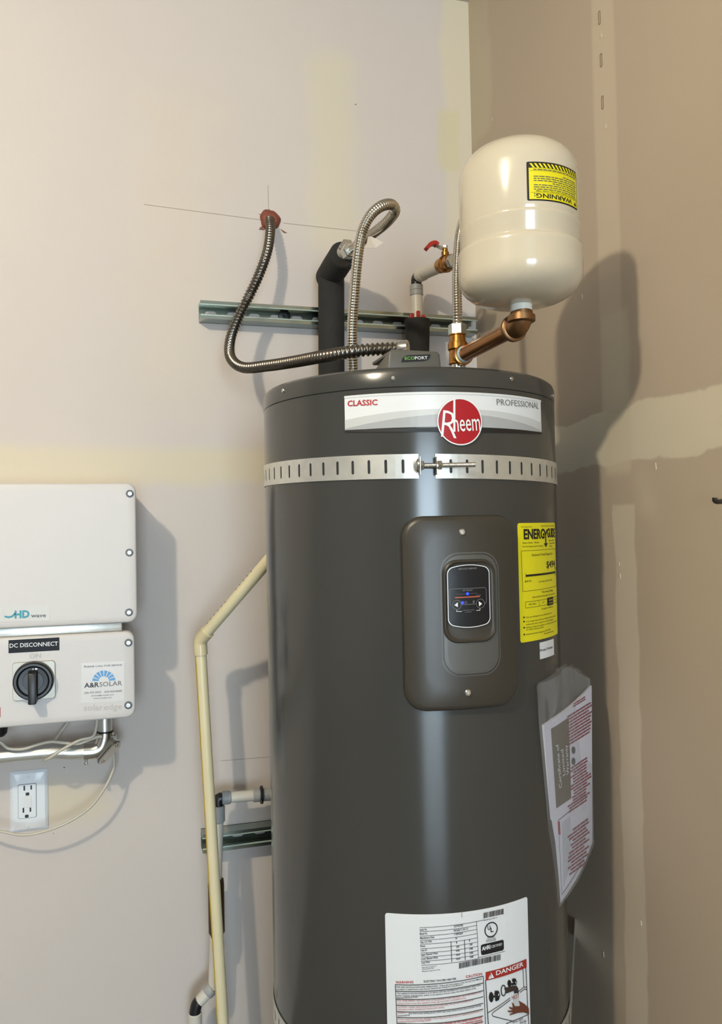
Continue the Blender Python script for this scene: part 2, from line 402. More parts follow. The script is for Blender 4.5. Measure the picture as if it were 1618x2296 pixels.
wall_back = struct('wall_back', (XL-.1, YW, 0), (XC+.12, YW+.12, ZC), WB)
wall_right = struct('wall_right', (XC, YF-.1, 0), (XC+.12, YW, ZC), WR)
struct('wall_left', (XL-.12, YF-.1, 0), (XL, YW, ZC), WG)
g = G(); g.add(*rbox((XL, YF, 0), (DOOR['x0'], YF+.1, ZC), 0)); g.add(*rbox((DOOR['x1'], YF, 0), (XC, YF+.1, ZC), 0)); g.add(*rbox((DOOR['x0'], YF, DOOR['z1']), (DOOR['x1'], YF+.1, ZC), 0))
g.obj('wall_front', WG, None, 0)['kind'] = 'structure'
struct('floor', (XL-.12, YF-3.5, -.1), (XC+.12, YW+.12, 0), CONC)
struct('ceiling', (XL-.12, YF-.1, ZC), (XC+.12, YW+.12, ZC+.1), CEIL)
# pencil cross on the back wall and the slots of the metal bead on the right wall
WS = wallplane(YW)
for a, b in (((322, 458), (585, 493)), ((635, 500), (800, 518)), ((600.5, 415), (602, 478)), ((494, 1706), (604, 1697))):
    p = Print(WS, .0006); p.line(a, b, .0011, GRAPH); p.build(wall_back, 'pencil_line')
RW = Plane((XC, 0, 0), (0, -1, 0), (0, 0, 1))
SLOT = mat('bead_slot_edge', (112, 94, 70), .7)
for cx, cy in ((1343.5, 40), (1347.5, 135), (1350.5, 230)):
    c = RW.inv(cx, cy); p0 = dens(rrect(c[0], c[1], .0062, .026, .0031, 4), .01); p1 = dens(rrect(c[0], c[1], .0046, .0242, .0023, 4), .01)
    n = len(p0); v = [RW.pt(*q, .0001) for q in p0]+[RW.pt(*q, .0008) for q in p0]+[RW.pt(*q, .0008) for q in p1]+[RW.pt(*q, .0001) for q in p1]
    f = [(i*n+k, i*n+(k+1) % n, (i+1)*n+(k+1) % n, (i+1)*n+k) for i in range(3) for k in range(n)]
    mesh_obj('bead_slot', v, f, SLOT, wall_right, 30)
for cx, cy, hw_, hh_ in ((1470, 1046, .002, .0065), (1437, 2070, .0022, .005), (1353, 2140, .0016, .006), (1348, 80, .0024, .005), (1358, 284, .003, .005), (1104, 268, .0014, .005), (1305, 665, .0012, .005), (1388, 1265, .0022, .004), (1390, 1292, .002, .005)):
    c = RW.inv(cx, cy); panel(RW, [(c[0]-hw_, c[1]+hh_*.6), (c[0]-hw_*.2, c[1]-hh_), (c[0]+hw_, c[1]-hh_*.7), (c[0]+hw_*.3, c[1]+hh_)][::1], [(0, .0001), (.0005, .0012)], 'plaster_chip', mat('plaster_chip', (196, 186, 166), .8), wall_right, 0, d=.05)
for cx, cy, r_ in ((797, 234, .0022), (144, 1721, .002), (120, 1869, .0012), (562, 1318, .0012)):
    c = WS.inv(cx, cy); panel(WS, [(c[0]+r_*math.cos(k*math.pi/4), c[1]+r_*.7*math.sin(k*math.pi/4)) for k in range(8)], [(0, .0001), (.0003, .0005)], 'wall_speck', mat('wall_speck', (120, 108, 94), .8), wall_back, 0, d=.05)
# ================================================================== WATER HEATER
ZSEAM, ZTOP = CAMZ+.2150, CAMZ+.2455
wh = thing('water_heater', (HX, HY, 0), 'tall grey cylindrical electric water heater standing in the corner', 'water heater')
G().add(*lathe([(HR-.012, .0), (HR-.012, .03), (HR, .03), (HR, ZSEAM-.002), (HR-.004, ZSEAM)], (HX, HY, 0), (0, 0, 1), 128)).obj('jacket', GREY, wh, 30)
top = G().add(*lathe([(HR-.006, ZSEAM-.004), (HR+.0006, ZSEAM-.0005), (HR+.0006, ZTOP-.011), (HR-.0015, ZTOP-.005), (HR-.006, ZTOP-.0012), (HR-.013, ZTOP)], (HX, HY, 0), (0, 0, 1), 128)).obj('top_cap', GREY, wh, 30)
for q in ((636, 876), (881, 848), (1145, 850), (1237.5, 888)): screw(Cyl((HX, HY), HR+.0006), q, top, .0036, .0035)
# control cover
zc = lambda r: CAMZ+r
cov = rrect(-.0150, zc((.0196-.266)/2), 2*.0895, .287, .032, 6)
cover = panel(HEAT, cov, [(0, 0), (.0005, .007), (.003, .0105), (.008, .0118), (.03, .0135)], 'control_cover', COVER, wh, 40)
for q in ((1035, 1193), (1048, 1553)): screw(HEAT, q, cover, .0052, .004, o=.0135)
CO = Cyl((HX, HY), HR+.0135)
bz = rrect(-.0060, zc((-.0375-.2135)/2), .090, .178, .027, 6)
bezel = panel(CO, bz, [(-.0022, -.002), (-.0022, .0004), (0, .0007), (.0002, -.0008), (.0014, -.0008), (.0016, .0014), (.006, .0019), (.0075, .0019)], 'control_bezel', BEZEL, wh, 40)
# sunken dish around the pad: raised lip ring plus the dark pad
dish = rrect(-.0082, zc(-.106), .0765, .116, .02, 6)
panel(CO, dish, [(-.0035, .0016), (-.0015, .0046), (.0, .005), (.002, .0028), (.004, .0024)], 'display_surround', COVER, bezel, 40)
# pad with arched top and bottom edges
def arched(cx, cy, w, h, sag, r):
    base = dens(rrect(cx, cy, w, h-2*sag, r, 5), .006); out = []
    for x, y in base:
        k = 1-((x-cx)/(w/2))**2; out.append((x, y+(sag*k if y > cy else -sag*k)))
    return out
padc = (-.0108, zc(-.0985))
pad = panel(CO, arched(*padc, .0675, .0945, .0055, .008), [(0, .0024), (.0003, .0044)], 'display_pad', DARK, wh, 40)
pr = Print(CO, .0050)
o1 = dens(arched(*padc, .0655, .0925, .0055, .0075), .006); o2 = [(padc[0]+(x-padc[0])*.968, padc[1]+(y-padc[1])*.977) for x, y in o1]; n = len(o1)
pr.g.add([CO.pt(*q, .0050) for q in o1]+[CO.pt(*q, .0050) for q in o2], [(k, (k+1) % n, n+(k+1) % n, n+k) for k in range(n)], pr.mi(WINK))
Z4 = lambda x, y: (980+x*150/1618, 1240+y*150/1618)
pr.text('SERVICE NEEDED', Z4(508, 408), Z4(962, 382), 3.6, GINK)
pr.text('SET POINT', Z4(612, 922), Z4(855, 912), 3.2, GINK)
lw = .0006
B4 = [Z4(*q) for q in ((335, 1265), (308, 1240), (293, 930), (305, 885), (340, 872), (1135, 835), (1165, 845), (1178, 880), (1188, 1180), (1170, 1210), (1140, 1222))]
for a, b in zip(B4, B4[1:]): pr.line(a, b, lw, GINK, n=2)
pr.line(Z4(570, 1252), Z4(930, 1232), lw, GINK)
pr.qpx(*Z4(425, 1092), *Z4(1030, 1062), 2.2, ORANGE)
pr.line(Z4(470, 998), Z4(690, 985), .0005, GINK2); pr.line(Z4(790, 982), Z4(975, 968), .0005, GINK2)
pr.greek(Z4(930, 1030), Z4(1055, 1022), 2.2, GINK2)
for a, b in ((Z4(465, 1375), Z4(467, 1415)), (Z4(467, 1415), Z4(595, 1412)), (Z4(945, 1388), Z4(1030, 1385)), (Z4(1030, 1385), Z4(1032, 1338))): pr.line(a, b, .0007, WINK, n=2)
pr.text('UNLOCK / LOCK', Z4(620, 1400), Z4(900, 1385), 2.4, GINK); pr.greek(Z4(668, 1442), Z4(835, 1428), 2.2, GINK2)
c = CO.inv(*Z4(690, 1195), .005); pr.ring(c, .0018, .0005, GINK, n=12); c = CO.inv(*Z4(878, 1183), .005); pr.disc(c, .0017, GINK2, ry=.0024, n=12)
pr.build(pad)
for cc, tri in (((465, 1252), ((412, 1260), (497, 1190), (497, 1310))), ((1032, 1220), ((1000, 1168), (1082, 1225), (1012, 1290)))):
    c = CO.inv(*Z4(*cc), .0046); bt = panel(CO, [(c[0]+.0070*math.cos(a*math.pi/10), c[1]+.0070*math.sin(a*math.pi/10)) for a in range(20)], [(0, .0042), (.0003, .0056)], 'arrow_button', DARK, pad, 40)
    p = Print(CO, .0060); p.ring(c, .0070, .0006, GINK); p.ppx([Z4(*q) for q in tri], WINK); mesh = p.build(pad, 'arrow_mark')
for cc in ((733, 985), (612, 1203)):
    c = CO.inv(*Z4(*cc), .0046); mesh_obj('blue_led', *lathe([(.0022, 0), (.0020, .0008), (.001, .0012)], CO.pt(*c, .0044), (CO.pt(*c, .01)-CO.pt(*c, 0)), 12), LEDM, pad, 40)
# small side tick of the cover
# brand label
lb, (s0, s1, t0, t1) = label_px(HEAT, (772, 889), (1210, 897), (1213, 966), (774, 970), 'brand_label', WLAB, wh, r=.0015)
sm = (s0+s1)/2; p = Print(HEAT, .0010)
def arc_band(lo, hi, m, lift):
    v = []; f = []; n = 28
    for i in range(n+1):
        x = s0+(s1-s0)*i/n; k = (2*i/n-1); v += [HEAT.pt(x, lo(k), .0010+lift), HEAT.pt(x, hi(k), .0010+lift)]
    for i in range(n): f.append((2*i, 2*i+2, 2*i+3, 2*i+1))
    p.g.add(v, f, p.mi(m))
H = t1-t0
arc_band(lambda k: t0, lambda k: t0+H*(.30+.22*(1-k*k)), GLAB, 0); arc_band(lambda k: t0, lambda k: t0+H*(.05+.33*(1-abs(k)**1.6)), GLAB2, .0003)
arc_band(lambda k: t0-.0028-.0050*(1-k*k), lambda k: t0+.0006-.0022*(1-k*k), INK, .0004)
arc_band(lambda k: t1-.0035, lambda k: t1, SILV, .0003)
p.text('CLASSIC', (779, 911), (846, 908), 13, RINK, .022, .0005); p.text('PROFESSIONAL', (1113, 908), (1207, 917), 14, GINK, 0, .0005)
p.build(lb)
c = HEAT.inv(1030, 946); c = (c[0], c[1])
bd = panel(HEAT, [(c[0]+.0352*math.cos(a*math.pi/24), c[1]+.0352*math.sin(a*math.pi/24)) for a in range(48)], [(0, .0016), (0, .0026)], 'brand_badge', BADGE, wh, 30)
p = Print(HEAT, .0032); p.ring(c, .0355, .0018, WINK, n=48)
p.text('R', (988, 980), (1023, 984), 66, WINK, -.012, px=True); p.text('neem', (1017.5, 968), (1077, 965), 42, WINK, .004)
p.line((1018.2, 893), (1018.2, 968), .0032, WINK); p.build(bd)
# energy label
eg, (s0, s1, t0, t1) = label_px(HEAT, (1157, 1174), (1240.5, 1171), (1250.5, 1415), (1168, 1446), 'energy_label', YLAB, wh, r=.004)
p = Print(HEAT, .0011); wS, hS = s1-s0, t1-t0
E = lambda u, v: (s0+wS*u, t1-hS*v)
def et(body, u0, u1, v, h, m=INK, bold=0.): p.text(body, E(u0, v), E(u1, v), hS*h, m, bold, px=False)
et('ENERG', .10, .565, .135, .085, INK, .035); et('Y', .535, .665, .15, .092, INK, .03); et('GUIDE', .645, .965, .128, .08, INK, .035)
p.lst(E(.60, .10), E(.60, .185), .0035, INK, n=2); p.poly([E(.54, .18), E(.66, .178), E(.60, .215)], INK)
et('U.S. Government', .06, .27, .038, .012); et('Federal law prohibits removal of this label', .47, .96, .033, .012)
et('Water Heater - Electric', .07, .42, .175, .016); et('Tank Size (Storage Capacity): 46 gallons', .07, .52, .205, .015); 
for k, (uu, t) in enumerate(((.96, 'Rheem Mfg Co'), (.94, 'Model PROE50'), (.82, 'T2 RH'))): et(t, .70, uu, .163+k*.026, .014)
for a, b in ((E(.05, .235), E(.97, .232)), (E(.97, .232), E(.97, .57)), (E(.97, .57), E(.06, .575)), (E(.06, .575), E(.05, .235))): p.lst(a, b, .0006, INK, n=8)
et('Estimated Yearly Energy Cost', .25, .82, .283, .022); et('$494', .60, .93, .395, .062, INK, .012)
p.lst(E(.12, .445), E(.95, .444), .0032, INK, n=8); p.lst(E(.12, .42), E(.12, .465), .0005, INK, n=1); p.poly([E(.925, .40), E(.96, .40), E(.942, .432)], INK)
et('$473', .10, .22, .50, .018); et('$494', .90, .96, .47, .014); et('Cost Range of Similar Models', .38, .78, .512, .015)
et('First Hour Rating', .46, .80, .607, .021); et('(How much hot water you get in the first hour of use)', .24, .88, .638, .017)
u = [.10, .38, .60, .80, .97]
for a, b in ((E(.10, .665), E(.97, .663)), (E(.10, .715), E(.97, .713))): p.lst(a, b, .0006, INK, n=6)
for x in u: p.lst(E(x, .665), E(x, .715), .0006, INK, n=1)
p.quad(E(.60, .725), E(.79, .724), E(.79, .655), E(.60, .656), INK, .0003); p.greek
et('VERY SMALL', .16, .32, .695, .014); et('LOW', .46, .52, .694, .014); et('HIGH', .86, .93, .692, .014)
p.text('MEDIUM', E(.64, .685), E(.76, .684), hS*.014, YLAB, 0, .0006, px=False); p.text('62 Gallons', E(.63, .710), E(.77, .709), hS*.012, YLAB, 0, .0006, px=False)
et('62 gallons delivered', .44, .80, .748, .015)
for v, u1, t in ((.80, .74, 'Your cost will depend on your utility rates and use.'), (.835, .88, 'Cost range based only on models of similar capacity'), (.86, .80, 'medium first hour rating (51 to less than 75 gallons).'), (.885, .95, 'Estimated energy cost is based on a national average electricity cost'), (.905, .48, 'of 14.00 cents per kWh.'), (.942, .68, 'Estimated yearly energy use: 3531 kWh.'), (.963, .78, 'ftc.gov/energy')):
    et(t, .10 if u1 != .78 else .48, u1, v, .014)
for v in (.797, .832, .883, .94): p.quad(E(.055, v), E(.08, v), E(.08, v-.012), E(.055, v-.012), INK, n=1)
p.build(eg)
sl, _ = label_px(HEAT, (1208, 1441), (1240, 1432), (1241, 1468), (1211, 1478), 'small_white_label', WLAB, wh, r=.0006)
p = Print(HEAT, .0011); p.text('DR-ready: CTA-2045-A', (1210, 1461), (1239, 1453), 5, INK); p.build(sl)
# rating label
TLr = HEAT.inv(863, 2050); TRr = HEAT.inv(1181, 2006); s0, s1, t1 = TLr[0], TRr[0], (TLr[1]+TRr[1])/2; t0 = t1-.33
rl = panel(HEAT, rrect((s0+s1)/2, (t0+t1)/2, s1-s0, t1-t0, .004, 3), [(0, 0), (0, .0004)], 'rating_label', WLAB, wh, 30, None, .0002)
dp = HEAT.inv(930, 2066); dq = HEAT.inv(1136, 2160)
panel(HEAT, rrect((dp[0]+dq[0])/2, (dp[1]-.002+dq[1])/2, dq[0]-dp[0], dp[1]-dq[1]+.012, .002, 3), [(0, .0007), (0, .0010)], 'data_plate', WLAB, rl, 30)
p = Print(HEAT, .0017)
Z2 = lambda x, y: (840+x*400/1618, 1980+y*400/1618)
rows = [(405, 405, 922, 350), (407, 442, 924, 384), (409, 482, 926, 420), (411, 520, 928, 458), (413, 555, 930, 497), (415, 596, 931, 535), (417, 634, 933, 573), (419, 672, 935, 612), (420, 708, 936, 648), (422, 746, 938, 684)]
for x0, y0, x1, y1 in rows: p.line(Z2(x0, y0), Z2(x1, y1), .0005, INK, n=8)
p.line(Z2(922, 345), Z2(940, 684), .0006, INK); p.line(Z2(690, 530), Z2(698, 716), .0009, INK); p.line(Z2(812, 515), Z2(820, 700), .0009, INK)
p.line(Z2(922, 350), Z2(990, 335), .0005, INK); p.line(Z2(940, 676), Z2(1180, 618), .0005, INK)
for t, x0, y0, x1, y1 in (('Serial No.', 407, 434, 475, 428), ('Model No.', 409, 470, 478, 464), ('Manufacture Date', 411, 508, 540, 498), ('Cap. U.S. Gals.', 412, 545, 520, 535), ('Phase', 414, 582, 458, 577), ('Volts AC', 416, 622, 475, 615), ('Upper Element Watts', 418, 660, 572, 643), ('Lower Element Watts', 420, 697, 573, 682), ('Total Watts', 422, 733, 500, 723)):
    p.text(t, Z2(x0, y0), Z2(x1, y1), 4.6, INK)
for t, x0, y0, x1, y1 in (('Q372432785', 716, 402, 800, 391), ('PROE50 T2 RH CS', 717, 442, 846, 423), ('11SEP2024', 720, 474, 798, 464), ('50', 731, 512, 747, 510), ('1', 738, 549, 745, 548), ('1', 856, 530, 863, 529), ('240', 738, 588, 766, 584), ('208', 858, 568, 884, 564), ('4500', 735, 624, 770, 619), ('3380', 856, 606, 890, 601), ('4500', 737, 661, 772, 656), ('3380', 858, 645, 892, 640), ('4500', 738, 698, 774, 693), ('3380', 860, 681, 894, 676)):
    p.text(t, Z2(x0, y0), Z2(x1, y1), 4.4, INK)
for t, x0, y0, x1, y1 in (('Rheem Sales Company, Inc.', 427, 772, 560, 758), ('1100 Abernathy Road', 427, 788, 535, 776), ('Montgomery, Alabama 36117 USA', 428, 806, 592, 790)): p.text(t, Z2(x0, y0), Z2(x1, y1), 2.6, GINK2)
def bars(x0, y0, x1, y1, h, n, m=INK):
    a, b = Z2(x0, y0), Z2(x1, y1); k = 0.
    while k < 1:
        wd = random.choice((.004, .006, .010, .014))*46/n; k1 = min(1, k+wd)
        p.qpx(a[0]+(b[0]-a[0])*k, a[1]+(b[1]-a[1])*k, a[0]+(b[0]-a[0])*k1, a[1]+(b[1]-a[1])*k1, h, m, n=1); k = k1+random.choice((.005, .008, .012))*46/n
bars(982, 322, 1168, 282, 12.5, 46); bars(764, 778, 1140, 698, 13, 60)
p.text('Manufactured Under Lic.', Z2(990, 342), Z2(1112, 316), 2.6, INK)
c = HEAT.inv(*Z2(1050, 418)); p.ring(c, .0112, .0017, INK)
p.text('U', Z2(1024, 428), Z2(1048, 422), 10.5, INK, .02); p.text('L', Z2(1050, 446), Z2(1076, 440), 10.5, INK, .02)
p.text('LISTED', Z2(1022, 505), Z2(1085, 492), 4.4, INK); p.text('HOUSEHOLD STORAGE', Z2(1008, 524), Z2(1098, 506), 2.4, INK); p.text('TANK WATER HEATER', Z2(1008, 538), Z2(1098, 520), 2.4, INK)
a = HEAT.inv(*Z2(958, 610)); b = HEAT.inv(*Z2(1163, 548)); p.poly(rrect((a[0]+b[0])/2, (a[1]+b[1])/2, b[0]-a[0], .0155, .003, 4), INK)
p.text('AHRI', Z2(970, 612), Z2(1046, 592), 9, WINK, .03, .0006); p.text('CERTIFIED', Z2(1052, 588), Z2(1152, 562), 6, WINK, 0, .0006)
p.text('ASSEMBLED IN MEXICO', Z2(997, 650), Z2(1130, 618), 3.2, INK)
p.text('WARNING', Z2(187, 911), Z2(350, 908), 5.4, RINK, .012); p.text('CAUTION', Z2(826, 862), Z2(973, 834), 6, RINK, .012); p.text('ELECTRIC WATER HEATER', Z2(444, 902), Z2(740, 876), 4.6, INK, .01)
Z5 = lambda x, y: (860+x*220/1618, 2160+y*220/1618)
BX = [(190, 352, 1640, 212), (200, 462, 1640, 325), (208, 592, 1640, 452), (212, 692, 1640, 552), (218, 797, 1640, 660), (224, 893, 1640, 756), (228, 990, 1640, 868), (230, 1090, 1640, 960)]
for x0, y0, x1, y1 in BX: p.line(Z5(x0, y0), Z5(x1, y1), .0009, INK, n=12)
p.line(Z5(190, 350), Z5(232, 1300), .0009, INK); p.line(Z5(1640, 210), Z5(1690, 1250), .0009, INK)
for t, x0, y0, x1, y1, m in (
    ('FOR SAFE INSTALLATION AND OPERATION - Follow the instructions in the Use and Care Manual', 208, 402, 1612, 264, INK),
    ('provided. A replacement copy may be obtained by writing the manufacturer.', 212, 440, 1310, 358, INK),
    ("This appliance must be installed in accordance with the manufacturer's instructions, local codes,", 216, 505, 1605, 362, INK),
    ('utility company requirements, and/or in the absence of local codes, the latest edition of the', 218, 543, 1522, 420, INK), ('National Electrical Code.', 220, 580, 566, 562, INK),
    ('FOR YOUR SAFETY - DO NOT store or use gasoline or other flammable vapors and liquids in the', 222, 628, 1605, 486, RINK2),
    ('vicinity of this or any other appliance. Keep rags and other combustibles away.', 224, 668, 1360, 578, RINK2),
    ('CAUTION - Hotter water increases the risk of scald injury. See use and Care Manual for', 226, 732, 1478, 616, RINK2),
    ('instructions before changing the temperature setting.', 228, 770, 1000, 732, RINK2),
    ('WARNING -', 232, 832, 380, 822, RINK2), ('Any thermostat setting above 120\u00b0F may cause severe burns and consume energy', 410, 836, 1608, 702, INK), ('unnecessarily.', 234, 874, 436, 862, INK),
    ('Power supply must be shut off before removing access panel prior to adjusting thermostat or', 238, 932, 1625, 790, RINK2), ('resetting temperature limiting control.', 240, 972, 784, 948, RINK2)):
    p.text(t, Z5(x0, y0), Z5(x1, y1), 3.3, m)
for k in range(3): p.greek(Z5(240, 1030+k*42), Z5(1640, 895+k*42), 4, RINK2)
Z6 = lambda x, y: (1060+x*150/1618, 2140+y*150/1618)
ln = lambda pts, wd, m=INK: [p.line(Z6(*a), Z6(*b), wd, m, n=2) for a, b in zip(pts, pts[1:])]
a, b = HEAT.inv(*Z6(292, 425)), HEAT.inv(*Z6(1272, 92)); a2, b2 = HEAT.inv(*Z6(305, 622)), HEAT.inv(*Z6(1278, 300))
tt, tb = (a[1]+b[1])/2, (a2[1]+b2[1])/2
p.quad((a[0], tb), (b[0], tb), (b[0], tt), (a[0], tt), DRED, n=10)
p.text('DANGER', Z6(555, 502), Z6(1215, 275), 10.5, WINK, .015, .0004)
p.poly([HEAT.inv(*Z6(*q)) for q in ((355, 578), (495, 545), (420, 418))], WINK, .0004); p.line(Z6(425, 460), Z6(428, 520), .0012, DRED, .0007, n=1); p.line(Z6(429, 535), Z6(430, 550), .0012, DRED, .0007, n=1)
ln([(303, 620), (345, 1300), (372, 1700)], .0012); ln([(1278, 300), (1325, 1280), (1352, 1700)], .0012); ln([(1210, 330), (1228, 790), (1298, 800)], .0009); ln([(1228, 795), (1085, 915)], .0009); ln([(905, 1050), (362, 1415)], .0009)
ln([(1300, 855), (1245, 840), (1140, 925)], .0009); ln([(905, 1100), (490, 1405), (460, 1450), (480, 1495), (960, 1615), (1330, 1460)], .0009); ln([(960, 1615), (800, 1680)], .0009)
def pz(pts, m, lift=0.): p.poly([HEAT.inv(*Z6(*q)) for q in pts], m, lift)
def ez(cx, cy, rx, ry, m, lift=0., wd=None):
    pts = [(cx+rx*math.cos(k*math.pi/10), cy+ry*math.sin(k*math.pi/10)) for k in range(20)]
    if wd: [p.line(Z6(*u), Z6(*v), wd, m, lift, n=1) for u, v in zip(pts, pts[1:]+pts[:1])]
    else: pz(pts, m, lift)
ez(428, 1020, 56, 125, INK); pz([(470, 985), (545, 975), (545, 1030), (480, 1025)], INK, .0002); pz([(512, 868), (600, 862), (640, 960), (610, 1085), (530, 1120), (515, 1060), (560, 985), (500, 960)], INK, .0004); pz([(588, 930), (612, 925), (610, 975), (590, 980)], WLAB, .0008)
ez(862, 690, 44, 85, INK); pz([(905, 690), (960, 670), (985, 715), (910, 745)], INK, .0002); pz([(930, 575), (1005, 565), (1045, 650), (1020, 725), (965, 720), (960, 660), (925, 640)], INK, .0004); pz([(1000, 640), (1020, 635), (1018, 680), (1002, 682)], WLAB, .0008)
ez(735, 875, 55, 128, INK, .0003, .0016); pz([(735, 800), (960, 745), (1030, 745), (1070, 800), (1080, 920), (975, 930), (970, 860), (780, 930)], mat('tap_brown_ink', (52, 42, 38), .5), .0005)
pz([(980, 930), (1070, 925), (1110, 1230), (990, 1245), (960, 1120)], GLAB, .0002); p.text('HOT', Z6(932, 1092), Z6(1105, 1040), 9.5, DRED, 0, .001)
pz([(1080, 1105), (1230, 1190), (1320, 1280), (1330, 1430), (1200, 1385), (1060, 1395), (860, 1460), (870, 1430), (980, 1385), (820, 1375), (822, 1345), (960, 1340), (850, 1285), (860, 1255), (945, 1275), (920, 1160), (940, 1150), (990, 1235), (1120, 1240)], SKIN, .0007)
p.text('above 120\u00b0F', Z6(960, 1668), Z6(1210, 1590), 5, GINK2); p.text('WATER', Z6(1130, 1690), Z6(1290, 1635), 5, GINK2)
p.text('CAUSE INSTANTLY', Z6(420, 1990), Z6(1290, 1710), 5, GINK2)
tk = HEAT.inv(1034, 2040); p.lst((tk[0], t1), (tk[0], t1-.007), .0006, GINK, n=1)
p.build(rl)
# control port module on the top cap
YB = 1.165
A = lambda px, py, Y=YB: onY(px, py, Y)
tl, tr = A(872, 787), A(986, 786); zb = ZTOP-.0005
tr.z = tl.z = (tl.z+tr.z)/2
P8 = [tl, tr, Vector((tr.x+.002, YB-.002, zb)), Vector((tl.x-.004, YB-.002, zb)), Vector((tl.x+.004, YB+.125, zb+.006)), Vector((tr.x-.006, YB+.125, tr.z-.004)), Vector((tr.x, YB+.125, zb)), Vector((tl.x-.012, YB+.125, zb))]
mod = G().add(*hexa(P8, .004, 3)).obj('port_module', mat('module_grey', (88, 86, 80), .45, bump=.08, bscale=500), wh, 40)
lid = G().add(*rbox((tl.x+.004, YB+.002, tl.z-.004), (tr.x-.002, YB+.10, tr.z+.0012), .002)).obj('module_lid', MATS['module_grey'], mod, 40)
MP = Plane((0, YB-.0006, 0), (1, 0, 0), (0, 0, 1))
Z1 = lambda x, y: (820+x*240/1618, 740+y*240/1618)
p = Print(MP, .0010); p.ppx([Z1(*q) for q in ((535, 488), (548, 430), (590, 390), (640, 378), (975, 365), (968, 420), (930, 455), (860, 470))], INK)
p.text('ECO', Z1(588, 452), Z1(735, 447), 7.2, GREEN, .01, .0005); p.text('PORT', Z1(740, 447), Z1(932, 441), 7.2, WINK, .01, .0005); p.build(mod)
# ports
PH = Vector((HX-.1016, HY, 0)); PC = Vector((HX+.1016, HY, 0))
for pp in (PH, PC):
    G().add(*lathe([(.024, ZTOP-.004), (.024, ZTOP+.002), (.0135, ZTOP+.002), (.0135, ZTOP+.012)], (pp.x, pp.y, 0), (0, 0, 1), 24)).obj('water_port', ZINC, wh)
# ================================================================== SEISMIC STRAPS
def strap_band(g, R, a0, a1, z0, z1, slots, tilt=0., th=.0012, sw=.0042, sh=.021):
    """curved band between angles (deg) with slots cut through at the listed angles"""
    zt = lambda a: -tilt*(a+20)/57.3
    def pt(a, z, r): A = math.radians(a); return Vector((HX+r*math.sin(A), HY-r*math.cos(A), z+zt(a)))
    zc_ = (z0+z1)/2; hw = math.degrees(sw/2/R); xs = [a0, a1]
    for s in slots: xs += [s-hw, s-hw*.6, s, s+hw*.6, s+hw]
    k = a0
    while k < a1: xs.append(k); k += 2.5
    xs = sorted(set(round(x, 4) for x in xs if a0 <= x <= a1))
    def hole(am):
        for s in slots:
            if abs(am-s) < hw: return s
        return None
    def hh(a, s):
        u = min(1., abs(a-s)/hw); return sh/2-(sw/2)*(1-math.sqrt(max(0, 1-u*u)))
    for a, b in zip(xs, xs[1:]):
        s = hole((a+b)/2)
        segs = [((z0, z0), (z1, z1))] if s is None else [((z0, z0), (zc_-hh(a, s), zc_-hh(b, s))), ((zc_+hh(a, s), zc_+hh(b, s)), (z1, z1))]
        for (la, lb_), (ua, ub) in segs:
            v = [pt(a, la, R), pt(b, lb_, R), pt(b, ub, R), pt(a, ua, R), pt(a, la, R+th), pt(b, lb_, R+th), pt(b, ub, R+th), pt(a, ua, R+th)]
            g.add(v, [(4, 5, 6, 7), (0, 3, 2, 1), (0, 1, 5, 4), (3, 7, 6, 2)])
    return pt
def straight(g, P, Q, z0, z1, th=.0012):
    d = (Q-P).normalized(); n = Vector((d.y, -d.x, 0))*th
    v = [Vector((q.x, q.y, z)) for z in (z0, z1) for q in (P, Q, Q+n, P+n)]
    g.add(v, [(0, 1, 2, 3), (4, 7, 6, 5), (0, 4, 5, 1), (1, 5, 6, 2), (2, 6, 7, 3), (3, 7, 4, 0)])
